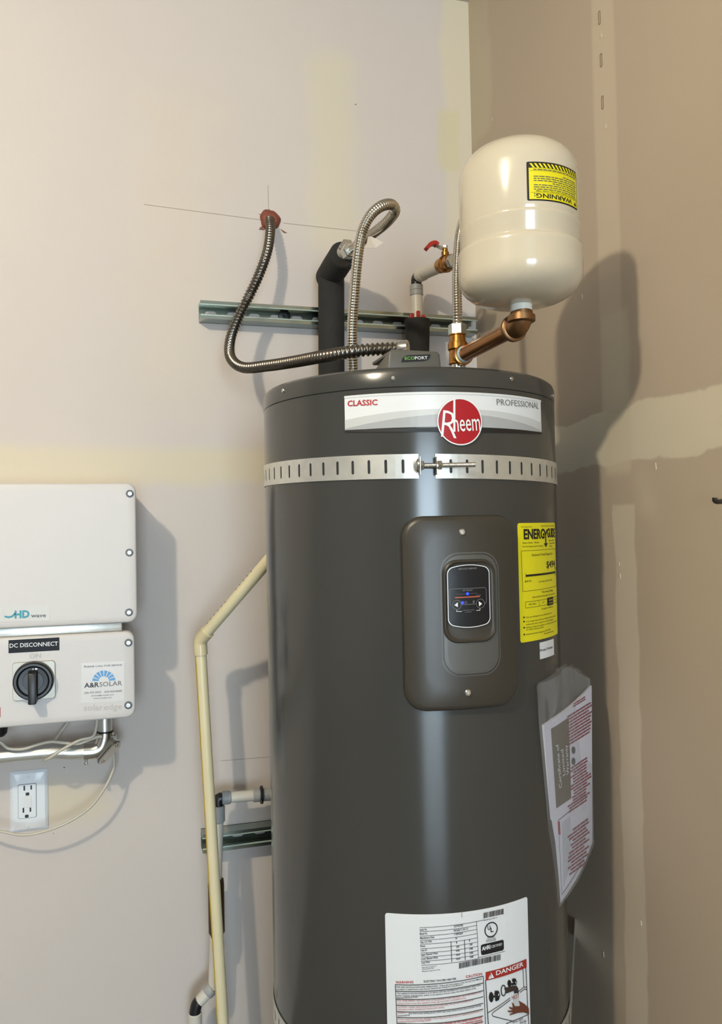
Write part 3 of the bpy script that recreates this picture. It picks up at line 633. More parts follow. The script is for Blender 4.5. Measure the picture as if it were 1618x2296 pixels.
def strap(zlo, zhi, aR, tilt, label, bolt_px=None):
    z0, z1 = CAMZ+zlo, CAMZ+zhi; R = HR+.0008
    t = thing('seismic_strap', (HX, HY, z0), label, 'strap', 'perforated steel straps around the water heater')
    pit = 5.68
    g = G(); pt = strap_band(g, R, -112, -16.9, z0, z1, [-22.0-pit*k for k in range(15)], tilt); 
    A = math.radians(-112); P = Vector((HX+R*math.sin(A), HY-R*math.cos(A), 0)); d = Vector((-math.cos(A), -math.sin(A), 0)); d = Vector((-math.cos(A)*1.0, -math.sin(A), 0)); Q = P+d*((YW-.001-P.y)/d.y)
    dz = -tilt*(-112+20)/57.3; straight(g, P, Q, z0+dz, z1+dz); g.obj('strap_band', GAL, t, 30)
    g = G(); strap_band(g, R, -11.4, aR, z0, z1, [-6.2+pit*k for k in range(18) if -6.2+pit*k < aR-2], tilt)
    A = math.radians(aR); P = Vector((HX+R*math.sin(A), HY-R*math.cos(A), 0)); d = Vector((math.cos(A), math.sin(A), 0))
    if d.x > .15: Q = P+d*((XC-.001-P.x)/d.x)
    else: d = Vector((.12, 1, 0)).normalized(); Q = P+d*((YW-.001-P.y)/d.y)
    dz = -tilt*(aR+20)/57.3; straight(g, P, Q, z0+dz, z1+dz); g.obj('strap_band', GAL, t, 30)
    zm = (z0+z1)/2; A = math.radians(-14); ro = R+.0085; C = Vector((HX+ro*math.sin(A), HY-ro*math.cos(A), zm)); ax = Vector((math.cos(A), math.sin(A), 0)); nn = Vector((math.sin(A), -math.cos(A), 0))
    # bent ears that carry the bolt
    for sgn, a in ((-1, -16.9), (1, -11.4)):
        B = pt(a, zm, R); G().add(*hexa([B+nn*.016+Vector((0, 0, .0135)), B+nn*.016+ax*.0015+Vector((0, 0, .0135)), B+nn*.016+ax*.0015-Vector((0, 0, .0135)), B+nn*.016-Vector((0, 0, .0135)), B+Vector((0, 0, .0135)), B+ax*.0015+Vector((0, 0, .0135)), B+ax*.0015-Vector((0, 0, .0135)), B-Vector((0, 0, .0135))], .0004, 1)).obj('strap_ear', GAL, t)
    bolt = G().add(*tube([C-ax*.016, C, C+ax*.03, C+ax*.070], lambda s: .0038-.0004*(.5+.5*math.cos(s/.00125*2*math.pi)), .0004, 12)).obj('bolt', ZINC, t, 60)
    G().add(*lathe([(.0105, 0), (.010, -.002), (.0075, -.0045), (.003, -.006)], C-ax*.0145, ax, 20)).obj('bolt_head', ZINC, bolt, 40)
    for k0, k1 in ((-.0125, -.0065), (.014, .0205)): G().add(*hexn(C+ax*k0, C+ax*k1, .0078)).obj('nut', ZINC, bolt, 20)
    G().add(*cyl(C+ax*.0118, C+ax*.0136, .0092, 18)).obj('washer', ZINC, bolt, 30)
    return t
strap(.0765, .1130, 108, .0033, 'upper galvanized strap with slots and tightening bolt around heater below the red badge')
strap(-.834, -.797, 57, 0., 'lower galvanized strap around the foot of the grey water heater below its white rating label')
# ================================================================== EXPANSION TANK AND BRASS PIPING
ZT = onY(1027, 802, HY).z                                     # tee branch height
tee = Vector((PC.x, PC.y, ZT))
def solve_Y(px, py, X):                                       # where the line of constant X is seen at px
    return onX(px, py, X)
eb = solve_Y(1169, 745, tee.x); YE = eb.y
elb = Vector((tee.x, YE, ZT))
bp = thing('brass_pipe_assembly', (tee.x, tee.y, ZTOP), 'brass tee, copper coloured nipple and bronze elbow joining heater to cream tank', 'pipe fitting')
Zv = Vector((0, 0, 1)); Yv = Vector((0, -1, 0))
G().add(*cyl((tee.x, tee.y, ZTOP+.001), tee-Zv*.010, .0135, 24)).obj('steel_nipple', ZINC, bp)
G().add(*lathe([(.0155, -.0135), (.0175, -.012), (.0165, -.008), (.016, .012), (.0185, .015), (.0185, .026), (.0168, .027), (.0168, .029), (.012, .0292)], tee, Zv, 28)).add(*lathe([(.015, .0), (.0155, .016), (.0185, .018), (.0185, .027), (.0165, .028), (.012, .0282)], tee, Yv, 28)).obj('tee', BRASS, bp, 30)
G().add(*lathe([(.0140, .026), (.0155, .029), (.0152, .034), (.013, .037)], tee, Yv, 24)).obj('seal_tape', TAPE, bp)
nl = (elb-tee).length
G().add(*cyl(tee+Yv*.03, elb-Yv*.028, .0137, 28)).obj('nipple', COPPER, bp)
G().add(*lathe([(.013, 0), (.0150, .003), (.0150, .006), (.0138, .008)], elb-Yv*.036, Yv, 24)).obj('seal_tape', TAPE, bp)
CZ = onY(1168, 708, YE).z-elb.z
e = G(); arc = [elb-Yv*.030, elb-Yv*.018]+[elb-Yv*.018+Zv*.018+(Yv*math.sin(a)-Zv*math.cos(a))*.018 for a in [math.pi/2*k/6 for k in range(1, 7)]]+[elb+Zv*(CZ-.002)]
pth, L = smooth_path(arc, .003); e.add(*sweep(pth, .0178, 28))
e.add(*lathe([(.017, 0), (.0212, .0006), (.0215, .008), (.0185, .0105)], elb-Yv*.0305, Yv, 28)); e.add(*lathe([(.0185, 0), (.0215, .002), (.0215, .0105), (.017, .011)], elb+Zv*(CZ-.011), Zv, 28))
e.obj('elbow', BRASSD, bp, 40)
et_ = thing('expansion_tank', (elb.x, elb.y, elb.z+CZ), 'cream enamel thermal expansion tank with yellow upside-down warning label above the heater', 'tank')
zb_ = onY(1168, 685, YE).z; zt_ = onY(1160, 303, YE-.0).z
zt_ = onY(1160, 327, YE-.012).z
r1, r2 = .0922, .0955
zg1 = onY(1160, 462, YE-r1).z; zg2 = onY(1165, 508, YE-r2).z
sh_z = onY(1030, 375, YE).z
prof = []
dome_b = .030
def ell(r, h, n, z, up):
    out = []
    for k in range(n+1):
        a = math.pi/2*k/n; x = (abs(math.cos(a))**(.74 if up else .70))*r; out.append((x, z+(h*abs(math.sin(a))**.97 if up else -h*abs(math.sin(a))**.9)))
    return out
zlo = zb_+.046
bot = ell(r2, .046, 12, zlo, False)[::-1]; bot[0] = (.012, bot[0][1])
HT = .058
def top_px(z):
    ys = []
    for r_, zz in ell(r1, HT, 16, z-HT, True):
        for k in range(24):
            q = Vector((elb.x+r_*math.cos(k*math.pi/12), elb.y+r_*math.sin(k*math.pi/12), zz))-CAM; ys.append(CYP-FPX*q.dot(_u)/q.dot(_f))
    return min(ys)
for _ in range(12): zt_ -= (300.5-top_px(zt_))*.0006
topd = ell(r1, HT, 16, zt_-HT, True); topd[-1] = (.003, topd[-1][1])
mid = [(r2, zg2-.009), (r2+.0004, zg2-.006), (r2-.0004, zg2-.003), (r1-.0016, zg2+.001), (r1-.0016, zg2+.003), (r1-.0002, zg2+.006), (r1-.0002, zg1-.006), (r1+.0012, zg1-.003), (r1+.0012, zg1+.001), (r1-.0012, zg1+.0035), (r1-.0008, zg1+.005), (r1, zg1+.008)]
G().add(*lathe([(r, z) for r, z in bot+mid+topd], (elb.x, elb.y, 0), Zv, 96)).obj('shell', CREAM, et_, 40)
G().add(*lathe([(.0135, elb.z+CZ-.002), (.0135, zb_-.011), (.0168, zb_-.010), (.0172, zb_+.001), (.0215, zb_+.0015), (.0215, zb_+.004)], (elb.x, elb.y, 0), Zv, 20)).obj('connection_cap', CAPW, et_, 25)
G().add(*lathe([(.0142, elb.z+CZ), (.0150, elb.z+CZ+.002), (.0140, elb.z+CZ+.005)], (elb.x, elb.y, 0), Zv, 20)).obj('seal_tape', TAPE, et_, 25)
TK = Cyl((elb.x, elb.y), r1)
a, b, c, d_ = [TK.inv(*q) for q in ((1179, 363), (1290, 391), (1293, 472), (1182, 450))]
s0, s1, t1, t0 = (a[0]+d_[0])/2, (b[0]+c[0])/2, a[1], d_[1]
s1 = min(max(s1, s0+.095), s0+.115)
wl = panel(TK, rrect((s0+s1)/2, (t0+t1)/2, s1-s0, t1-t0, .002, 3), [(0, 0), (0, .0004)], 'warning_label', INK, et_, 30, None, .0002, d=.006)
p = Print(TK, .0011); ws, hs = s1-s0, t1-t0
U = lambda u, v: (s0+ws*u, t1-hs*v)                            # u right, v down as seen in the picture
p.quad(U(.03, .97), U(.97, .97), U(.97, .035), U(.03, .035), YLAB, n=20)
p.quad(U(.03, .16), U(.97, .16), U(.97, .03), U(.03, .03), INK, .0004, n=20)
for k in range(14):
    x = .04+k*.067; p.poly([U(x, .05), U(x+.034, .05), U(min(.97, x+.084), .165), U(min(.97, x+.05), .165)], YLAB, .0008)
p.lst(U(.05, .235), U(.95, .235), .0003, INK, .0003, 12); p.lst(U(.05, .795), U(.95, .795), .0003, INK, .0003, 12)
RV = lambda body, u0, u1, v, h, bold=0.: p.text(body, U(u1, v), U(u0, v), hs*h, INK, bold, .0003, px=False)  # upside-down
RV('WARNING:', .10, .80, .825, .115, .02); p.poly([U(.86, .935), U(.94, .935), U(.90, .83)][::-1], INK, .0003); 
RV('EXPANSION TANKS CAN FAIL OVER TIME.', .12, .94, .745, .030, .01)
def rgreek(u0, u1, v, h):
    x = u0
    while x < u1-.02:
        wd = random.uniform(.03, .09); p.quad(U(x, v+h), U(min(u1, x+wd), v+h), U(min(u1, x+wd), v), U(x, v), GINK2, .0003, 2); x += wd+.014
for v, u0 in ((.195, .10), (.315, .60), (.37, .10), (.425, .10), (.48, .10), (.535, .40), (.59, .10), (.645, .10), (.70, .10)): rgreek(u0, .93, v, .022)
p.build(wl)
# ================================================================== FLEX CONNECTORS
hf = thing('flex_connector', (PH.x, PH.y, ZTOP), 'corrugated stainless flex line arching from left heater port to foam-wrapped pipe', 'pipe')
pts = [(783, 562, 1.66), (806, 544, 1.60), (842, 519, 1.53), (868, 497, 1.48), (885, 474, 1.45), (877, 459, 1.43), (855, 462, 1.41), (830, 483, 1.40), (811, 522, 1.40), (801, 580, 1.40), (794, 660, 1.408), (789, 740, 1.42), (787, 806, 1.428)]
pw = [W(*q) for q in pts]; pw[-1] = Vector((PH.x, PH.y, ZTOP+.03)); pw.append(Vector((PH.x, PH.y, ZTOP+.016)))
G().add(*corrugated(pw, .0098, .0048, .0016, 16, plain=(.05, 0))).obj('corrugated_tube', STEEL, hf, 60)
G().add(*hexn((PH.x, PH.y, ZTOP+.008), (PH.x, PH.y, ZTOP+.030), .0155)).obj('nut', ZINC, hf, 20)
d0 = (pw[1]-pw[0]).normalized(); G().add(*hexn(pw[0]-d0*.018, pw[0]+d0*.008, .0155)).obj('nut', ZINC, hf, 20)
tagp = [W(826, 527, 1.545), W(860, 544, 1.50), W(842, 556, 1.50), W(819, 556, 1.545)]
nn = (tagp[1]-tagp[0]).cross(tagp[2]-tagp[0]).normalized()*.0006
mesh_obj('paper_tag', tagp+[q+nn for q in tagp], [(0, 1, 2, 3), (7, 6, 5, 4), (0, 4, 5, 1), (1, 5, 6, 2), (2, 6, 7, 3), (3, 7, 4, 0)], mat('paper_tag', (206, 200, 194), .6), hf, 0)
p = Print(Plane(tagp[3], (tagp[2]-tagp[3]), (tagp[0]-tagp[3])), .0012); p.quad((.1, .04), (.95, .04), (.9, .16), (.1, .16), RINK, n=1); p.greek
# cold flex
vs_ = solve_Y(1004, 592, onY(938, 632, 1.79).x)
cf = thing('flex_connector', (PC.x, PC.y, ZT+.03), 'corrugated stainless flex line rising from brass tee behind the cream tank', 'pipe')
cw = [tee+Zv*.055, W(1025, 700, 1.486), W(1024, 640, 1.488), W(1026, 580, 1.50), W(1031, 525, 1.515), W(1044, 482, 1.535), W(1068, 462, 1.555), W(1088, 482, 1.585), W(1080, 522, 1.60), W(1050, 560, 1.63), W(1022, 580, 1.665)]
G().add(*corrugated(cw, .0094, .0048, .0016, 16, plain=(0, .03))).obj('corrugated_tube', STEEL, cf, 60)
G().add(*hexn(tee+Zv*.041, tee+Zv*.062, .0168)).obj('nut', ZINC, cf, 20)
G().add(*lathe([(.0148, .029), (.0148, .040), (.0162, .041), (.0162, .0425)], tee, Zv, 24)).obj('union_sleeve', BRASS, cf, 30)
# ================================================================== HOT STUB WITH FOAM
hx = onY(738, 700, 1.80); hp = thing('insulated_pipe', (hx.x, 1.80, .30), 'vertical pipe in thick black foam insulation against the back wall strut', 'pipe')
zt2 = onY(740, 612, 1.80).z
p0 = Vector((hx.x+.006, 1.80, zt2-.006)); he = onX(770, 575, p0.x); hy_end = he.y
def foam_ring(o, d, L, ro, ri): return lathe([(ri, L), (ro-.003, L), (ro, L-.003), (ro+.0006, L*.5), (ro, .003), (ro-.003, 0), (ri, 0), (ri, L)], o, d, 28, caps=False)
G().add(*sweep([Vector((hx.x-.001, 1.80, .30)), Vector((hx.x, 1.80, .8)), Vector((hx.x+.002, 1.80, 1.25)), Vector((hx.x+.0, 1.80, 1.5)), Vector((p0.x, 1.80, zt2-.022)), Vector((p0.x, 1.80, zt2-.014))], .0303, 28)).obj('foam_sleeve', FOAM, hp, 40)
pe = Vector((p0.x, hy_end, zt2+.012)); dd = (pe-Vector((p0.x, 1.815, zt2+.002))); 
G().add(*foam_ring(Vector((p0.x, 1.828, zt2-.004)), dd, dd.length+.012, .0305, .0115)).obj('foam_sleeve', FOAM, hp, 40)
G().add(*cyl(Vector((p0.x, 1.81, zt2+.0)), pe+dd.normalized()*.020, .0148, 24)).obj('pipe_end', PEXW, hp, 40)
G().add(*hexn(pe+dd.normalized()*.016, pe+dd.normalized()*.034, .0165)).obj('union_nut', ZINC, hp, 20)
# ================================================================== COLD STUB WITH BALL VALVE
cx = onY(934, 680, 1.80); cp = thing('cold_water_pipe', (cx.x, 1.80, .30), 'white pipe stub with black elbow rising from a black foam sleeve', 'pipe')
za, zb2, zc2, zd = onY(935, 782, 1.80).z, onY(935, 718, 1.80).z, onY(935, 660, 1.80).z, onY(935, 640, 1.80).z
G().add(*lathe([(.026, .30), (.027, za-.01), (.0275, za), (.0305, zb2), (.024, zb2+.001), (.018, zb2-.012)], (cx.x, 1.80, 0), Zv, 28)).obj('foam_sleeve', FOAM, cp, 40)
G().add(*cyl((cx.x, 1.80, zb2-.02), (cx.x, 1.80, zd), .0142, 24)).obj('pipe', PEXW, cp)
gr = G()
for k in range(7):
    a = k*.9; q = Vector((cx.x+.0165*math.cos(a), 1.80+.0165*math.sin(a), zb2-.006)); gr.add(*rbox(q-Vector((.004, .003, .004)), q+Vector((.004, .003, .016+.004*(k % 3))), .001, 1))
gr.obj('red_collar', RED, cp, 20)
G().add(*lathe([(.0142, zc2-.004), (.0158, zc2-.003), (.0158, zc2+.008), (.0148, zc2+.009), (.0158, zc2+.010), (.0158, zd)], (cx.x, 1.80, 0), Zv, 24)).obj('coupling', PEXG, cp, 30)
ze = onY(932, 628, 1.80).z
vb = onX(998, 592, cx.x+.002); vdir = (vb-Vector((cx.x, 1.80, ze))).normalized()
G().add(*tube([Vector((cx.x, 1.80, zd-.004)), Vector((cx.x, 1.80, zd+.006)), Vector((cx.x, 1.797, ze+.003)), Vector((cx.x, 1.785, ze+.005)), Vector((cx.x, 1.77, ze+.006))], .0128, .003, 20)).obj('elbow', BLACK, cp, 40)
vs0 = Vector((cx.x, 1.775, ze+.004)); vdir = (vb-vs0).normalized()
G().add(*lathe([(.0145, 0), (.0160, .001), (.0160, .022), (.0150, .024), (.0142, .024), (.0142, (vb-vs0).length-.02)], vs0, vdir, 24)).obj('pipe', PEXW, cp, 30)
bv = thing('ball_valve', tuple(vb), 'brass ball valve with red lever on the white cold pipe', 'valve')
G().add(*lathe([(.0145, -.026), (.0165, -.024), (.0165, -.012), (.0145, -.010), (.0185, -.004), (.0195, .004), (.0185, .011), (.0150, .016), (.0165, .018), (.0165, .028), (.0145, .03)], vb, vdir, 24)).obj('valve_body', BRASS, bv, 30)
st_ = vb+Zv*.034; G().add(*lathe([(.0075, .012), (.0085, .016), (.0085, .026), (.006, .028), (.006, .034)], vb, Zv, 16)).obj('stem', BRASS, bv, 30)
G().add(*hexn(st_+Zv*.001, st_+Zv*.007, .006, .001)).obj('stem_nut', ZINC, bv, 20)
Lp = W(955, 566, (vb-CAM).dot(_f)-.01); ldir = Vector((Lp.x-st_.x, Lp.y-st_.y, 0))
k1 = st_+ldir*.35+Zv*.004; k2 = st_+ldir*.55+Zv*.010; k3 = st_+ldir*.8+Zv*.006; k4 = st_+ldir*1.0-Zv*.004
def flat_sweep(pts, wd, th):
    pth, _ = smooth_path(pts, .003); v = []; f = []
    for i, q in enumerate(pth):
        t = (pth[min(i+1, len(pth)-1)]-pth[max(i-1, 0)]).normalized(); sd = t.cross(Zv).normalized(); up = sd.cross(t)
        v += [q+sd*wd/2+up*th/2, q-sd*wd/2+up*th/2, q-sd*wd/2-up*th/2, q+sd*wd/2-up*th/2]
    for i in range(len(pth)-1):
        for k in range(4): f.append((4*i+k, 4*i+(k+1) % 4, 4*i+4+(k+1) % 4, 4*i+4+k))
    f += [(3, 2, 1, 0), tuple(4*(len(pth)-1)+k for k in range(4))]; return v, f
G().add(*flat_sweep([st_-ldir*.06, st_+ldir*.12, k1, k2], .014, .0025)).obj('lever', ZINC, bv, 40)
G().add(*flat_sweep([k1.lerp(k2, .3), k2, k3, k4], .016, .008)).obj('lever_grip', RED, bv, 40)
G().add(*hexn(vb+vdir*.028, vb+vdir*.046, .0155)).obj('outlet_nut', ZINC, bv, 20)
# ================================================================== ARMORED CONDUIT
cpts = [(605, 494, 1.905), (606, 515, 1.872), (600, 560, 1.835), (583, 610, 1.81), (560, 660, 1.79), (534, 712, 1.775), (516, 762, 1.75), (517, 802, 1.715), (545, 824, 1.67), (600, 820, 1.60), (660, 811, 1.52), (725, 799, 1.43), (790, 788, 1.385), (845, 783, 1.375), (900, 781, 1.365)]
ac = thing('armored_conduit', tuple(W(*cpts[0])), 'flexible steel armored conduit hanging in a loop from red wall seal to heater top', 'conduit')
G().add(*corrugated([W(*q) for q in cpts], .0115, .0086, .0036, 18)).obj('armor_sleeve', ARMOR, ac, 70)
ce = W(*cpts[-1]); cdv = (ce-W(*cpts[-2])).normalized()
G().add(*lathe([(.0125, -.006), (.0135, -.004), (.0135, .010), (.0115, .012)], ce, cdv, 20)).obj('conduit_connector', ZINC, ac, 30)
# firestop around the penetration
c = WS.inv(605, 494); ob = []
for k in range(26):
    a = 2*math.pi*k/26; r = .0258*(1+.06*math.sin(3*a+1)+.035*math.sin(7*a)); ob.append((c[0]+r*.95*math.cos(a), c[1]+r*math.sin(a)))
fs = panel(WS, ob, [(0, .0003), (.001, .003), (.005, .008), (.010, .011)], 'firestop_sealant', SEAL, None, 50, d=.006)
setp(fs, 'reddish-brown firestop sealant blob on back wall around the conduit hole', 'sealant')
# smeared tails of the seal
for px, py, dx, dy in ((632, 518, .012, -.004), (590, 486, -.012, .006), (589, 512, -.010, -.004), (603, 478, .001, .010)):
    q = WS.inv(px, py); G().add([WS.pt(q[0]-.004, q[1]+.004, .0006), WS.pt(q[0]+.004, q[1]-.004, .0006), WS.pt(q[0]+dx, q[1]+dy, .0006), WS.pt(q[0]-.004, q[1]+.004, .002), WS.pt(q[0]+.004, q[1]-.004, .002), WS.pt(q[0]+dx, q[1]+dy, .001)], [(3, 4, 5), (0, 1, 4, 3), (1, 2, 5, 4), (2, 0, 3, 5)]).obj('smear', SEAL, fs, 0)
# ================================================================== STRUT CHANNELS
def strut(name, x0, x1, ztop, label, first, npit, holes=()):
    hgt, dep, th, lip = .0413, .041, .0026, .0085
    yf = YW-dep; z1 = ztop; z0 = ztop-hgt
    t = thing(name, (x0, YW, z0), label, 'strut channel', 'slotted steel strut channels on the back wall')
    # C profile swept along X (top flange, lips, bottom flange)
    pr_ = [(YW-.0005, z1), (yf, z1), (yf, z1-lip), (yf+.008, z1-lip), (yf+.008, z1-lip+th), (yf+th, z1-lip+th), (yf+th, z1-th), (YW-.0005, z1-th)]
    pb_ = [(y, z0+z1-z) for y, z in pr_]
    g = G()
    for q in (pr_, pb_):
        n = len(q); v = [Vector((x, y, z)) for x in (x0, x1) for y, z in q]
        g.add(v, [(k, (k+1) % n, n+(k+1) % n, n+k) for k in range(n)]+[tuple(range(n)), tuple(range(2*n-1, n-1, -1))])
    g.obj('channel_flange', ZYEL, t, 20)
    for zz in (z1-lip, z0+lip):
        G().add(*cyl((x0+.0005, yf+.0012, zz), (x1-.0005, yf+.0012, zz), .0019, 10)).obj('lip_edge', mat('zinc_lip_highlight', (204, 220, 208), .2, .45), t, 60)  # glint along the bent lip put into a paler, less metallic colour
    # slotted web
    g = G(); yb0, yb1 = YW-.0005, YW-.0005-th; zc_ = (z0+z1)/2; hw, hh_ = .0143, .0072
    xs = sorted(set([x0, x1]+[s+o for s in [first+.0508*k for k in range(npit)] for o in (-hw, -hw+.003, -hw+.007, hw-.007, hw-.003, hw) if x0 < s+o < x1]))
    sl_ = [first+.0508*k for k in range(npit)]
    def hgt_at(x, s):
        u = abs(x-s)-(hw-hh_); u = max(0., min(hh_, u)); return math.sqrt(max(0, hh_*hh_-u*u))
    for a, b in zip(xs, xs[1:]):
        s = next((s for s in sl_ if abs((a+b)/2-s) < hw), None)
        segs = [((z0, z0), (z1, z1))] if s is None else [((z0, z0), (zc_-hgt_at(a, s), zc_-hgt_at(b, s))), ((zc_+hgt_at(a, s), zc_+hgt_at(b, s)), (z1, z1))]
        for (la, lb_), (ua, ub) in segs:
            v = [(a, yb0, la), (b, yb0, lb_), (b, yb0, ub), (a, yb0, ua), (a, yb1, la), (b, yb1, lb_), (b, yb1, ub), (a, yb1, ua)]
            g.add(v, [(4, 5, 6, 7), (0, 1, 5, 4), (3, 7, 6, 2)])
    g.obj('slotted_web', ZYEL, t, 20)
    for h in holes:
        c = onY(*h, YW-.004); G().add(*lathe([(.0145, 0), (.0145, .0022), (.0125, .003), (.004, .003), (.003, .0062)], (c.x, YW-.0031, c.z), (0, -1, 0), 20)).obj('lag_washer', mat('dark_washer', (70, 72, 70), .4, 1.), t, 30)
    return t
yfs = YW-.041
sx0, sx1 = onY(449, 690, yfs).x, onY(1070, 730, yfs).x; zs = (onY(452, 672, yfs).z+onY(1068, 712, yfs).z)/2
strut('strut_channel', sx0, sx1, zs, 'long slotted zinc strut channel crossing back wall behind the conduit loop', onY(472, 702, YW-.004).x, 14, [(637, 708)])
lx0 = onY(454, 1890, yfs).x; zs2 = onY(454, 1872, yfs).z
strut('strut_channel', lx0, onY(760, 1880, yfs).x, zs2, 'lower zinc strut channel half hidden behind heater and cream drain pipe', onY(533, 1878, YW-.004).x-.0508, 8)
# ================================================================== RELIEF DRAIN PIPE (CPVC)
dr = thing('drain_pipe', (.19, 1.71, .1), 'cream plastic relief drain pipe running diagonally then down beside heater', 'pipe')
e0 = W(448, 1436, 1.694); up = Vector((.310, 1.554, CAMZ-.017)); e1 = W(507, 2420, 1.676); dn = (e1-e0).normalized(); du = (up-e0).normalized()
rp = .0120
G().add(*cyl(e0+du*.012, up, rp, 24)).obj('pipe', CPVC, dr)
low = G().add(*cyl(e0+dn*.012, e0+dn*1.03, rp, 24)).obj('pipe', CPVC, dr)
# coloured print stripe along the lower pipe
vw = (CAM-e0).normalized(); sd = dn.cross(vw).normalized(); sgn = -1 if sd.dot(_r) > 0 else 1
g = G(); v = []; f = []
for i in range(2):
    q = e0+dn*(.032 if i == 0 else 1.02)
    for k in range(4):
        a = math.radians(54+k*8); v.append(q+(sd*sgn*math.sin(a)+vw*math.cos(a))*(rp+.0004))
for k in range(3): f.append((k, k+1, 5+k, 4+k))
g.add(v, f).obj('print_stripe', STRIPE, low, 60)
el = G(); pth, L = smooth_path([e0+du*.030, e0+du*.012, e0, e0+dn*.012, e0+dn*.030], .003)
pth = [e0+du*.030, e0+du*.010]+[e0+du*.010*(1-k/6)**2+dn*.010*(k/6)**2 for k in range(1, 6)]+[e0+dn*.010, e0+dn*.030]
el.add(*sweep(pth, .0146, 24)); el.obj('elbow', CPVCE, dr, 40)
# small dots of print along the diagonal pipe
vw2 = (CAM-e0).normalized(); sd2 = du.cross(vw2).normalized(); sg2 = 1 if sd2.dot(_u) > 0 else -1
for k in range(13):
    if k in (6, 7): continue
    q = e0+du*(.045+k*.0135)+(sd2*sg2*math.sin(1.35)+vw2*math.cos(1.35))*(rp-.0002); G().add(*rbox(q-Vector((.0012,)*3), q+Vector((.0012,)*3), 0)).obj('print_dot', INK, dr, 0)
# ================================================================== INVERTER, DISCONNECT BOX
YI = YW-.175; IP = wallplane(YI)
def enclosure(name, TR, BR, label, cat, screws, back, depth0):
    a = onY(*TR, YI); b = onY(*BR, YI); x1 = (a.x+b.x)/2; z1, z0 = a.z, b.z; x0 = x1-.37
    t = thing(name, ((x0+x1)/2, YW, z0), label, cat)
    S = IP; out = rrect((x0+x1)/2, (z0+z1)/2, x1-x0, z1-z0, .017, 6)
    panel(S, out, [(.001, -.05), (0, -.046), (0, -.004), (.0012, -.0012), (.004, 0)], 'cover', ENC, t, 45, d=.05)
    panel(S, rrect((x0+x1)/2, (z0+z1)/2, x1-x0-.006, z1-z0-.006, .014, 5), [(0, -.172), (0, -.047)], 'housing', ENC, t, 40, d=.05)
    for q in screws:
        s, zz = S.inv(*q); G().add(*lathe([(.0078, -.002), (.0078, .0007), (.0062, .0007), (.0058, -.001)], S.pt(s, zz, 0), (0, -1, 0), 20, caps=False)).obj('screw_seat', mat('dark_seat', (60, 60, 60), .4, .6), t, 30)
        G().add(*lathe([(.0056, -.002), (.0056, .0022), (.0042, .0034), (.0022, .0034), (.0018, .0012)], S.pt(s, zz, 0), (0, -1, 0), 16)).obj('screw', mat('steel_screw', (150, 150, 150), .35, 1.), t, 30)
    return t, (x0, x1, z0, z1)
inv, IB = enclosure('solar_inverter', (307.5, 1083.5), (304.5, 1395), 'off-white solar inverter cover on back wall above the disconnect box', 'inverter', ((291, 1107), (290, 1239), (289, 1373)), 0, 0)
dcb, DB = enclosure('disconnect_box', (304, 1415), (301, 1608), 'off-white disconnect box with black rotary knob mounted under the inverter', 'electrical box', ((288, 1441), (287.5, 1581)), 0, 0)
# silver heat sink bracket between both
br_ = G().add(*rbox((IB[0]+.01, YI+.012, DB[3]+.0005), (IB[1]-.030, YW-.002, IB[2]-.0005), .002)).obj('mounting_bracket', GAL, None)
setp(br_, 'bright steel mounting bracket in the gap between inverter and disconnect box', 'bracket')
Z7 = lambda x, y: (x*330/1618, 1060+y*330/1618)
Z8 = lambda x, y: (x*330/1618, 1380+y*330/1618)
lb = panel(IP, [IP.inv(*Z7(*q)) for q in ((545, 1625), (545, 1465), (48, 1470), (0, 1560), (0, 1640))], [(0, 0), (0, .0005)], 'logo_label', mat('clear_logo_label', (202, 199, 192), .35), inv, 30, d=.05, centre=IP.inv(*Z7(280, 1550)))
p = Print(IP, .0011); p.text('HD', Z7(160, 1597), Z7(325, 1590), 16.5, TEAL, .045); p.text('wave', Z7(340, 1590), Z7(505, 1585), 8.5, GINK2, asc=.72)
W7 = [(50, 1580), (100, 1590), (140, 1575), (165, 1545)]
for a, b in zip(W7, W7[1:]): p.line(Z7(*a), Z7(*b), .0035, TEAL, n=1)
p.build(lb)
lb = panel(IP, [IP.inv(*Z8(*q)) for q in ((653, 382), (652, 240), (94, 272), (94, 415))], [(0, 0), (0, .0005)], 'disconnect_label', mat('black_label', (18, 18, 24), .5, spec=.25), dcb, 30, d=.05)
p = Print(IP, .0011); p.text('DC DISCONNECT', Z8(105, 355), Z8(637, 330), 9.5, WINK, .01); p.build(lb)
p = Print(IP, .0006); p.text('ON', Z8(320, 470), Z8(450, 464), 10.5, EMB, .02); p.build(dcb, 'embossed_letters'); p = Print(IP, .0006); p.text('solar', Z8(920, 1045), Z8(1130, 1040), 14, EMB, .01); p.text('edge', Z8(1140, 1040), Z8(1340, 1030), 14, EMB, .01); p.build(dcb, 'embossed_letters')
lb = panel(IP, [IP.inv(*Z8(*q)) for q in ((1365, 940), (1365, 500), (895, 520), (890, 965))], [(0, .0001), (0, .0004)], 'service_sticker', mat('clear_sticker', (207, 203, 200), .3), dcb, 30, d=.05)
p = Print(IP, .0009)
p.text('P', Z8(925, 573), Z8(945, 572), 4.4, GINK2); p.text('LEASE C', Z8(946, 572), Z8(1070, 566), 3.7, GINK2); p.text('ALL F', Z8(1075, 565), Z8(1160, 561), 3.7, GINK2); p.text('OR S', Z8(1165, 560), Z8(1240, 556), 3.7, GINK2); p.text('ERVICE', Z8(1242, 556), Z8(1338, 551), 3.5, GINK2)
c0 = Z8(1140, 722)
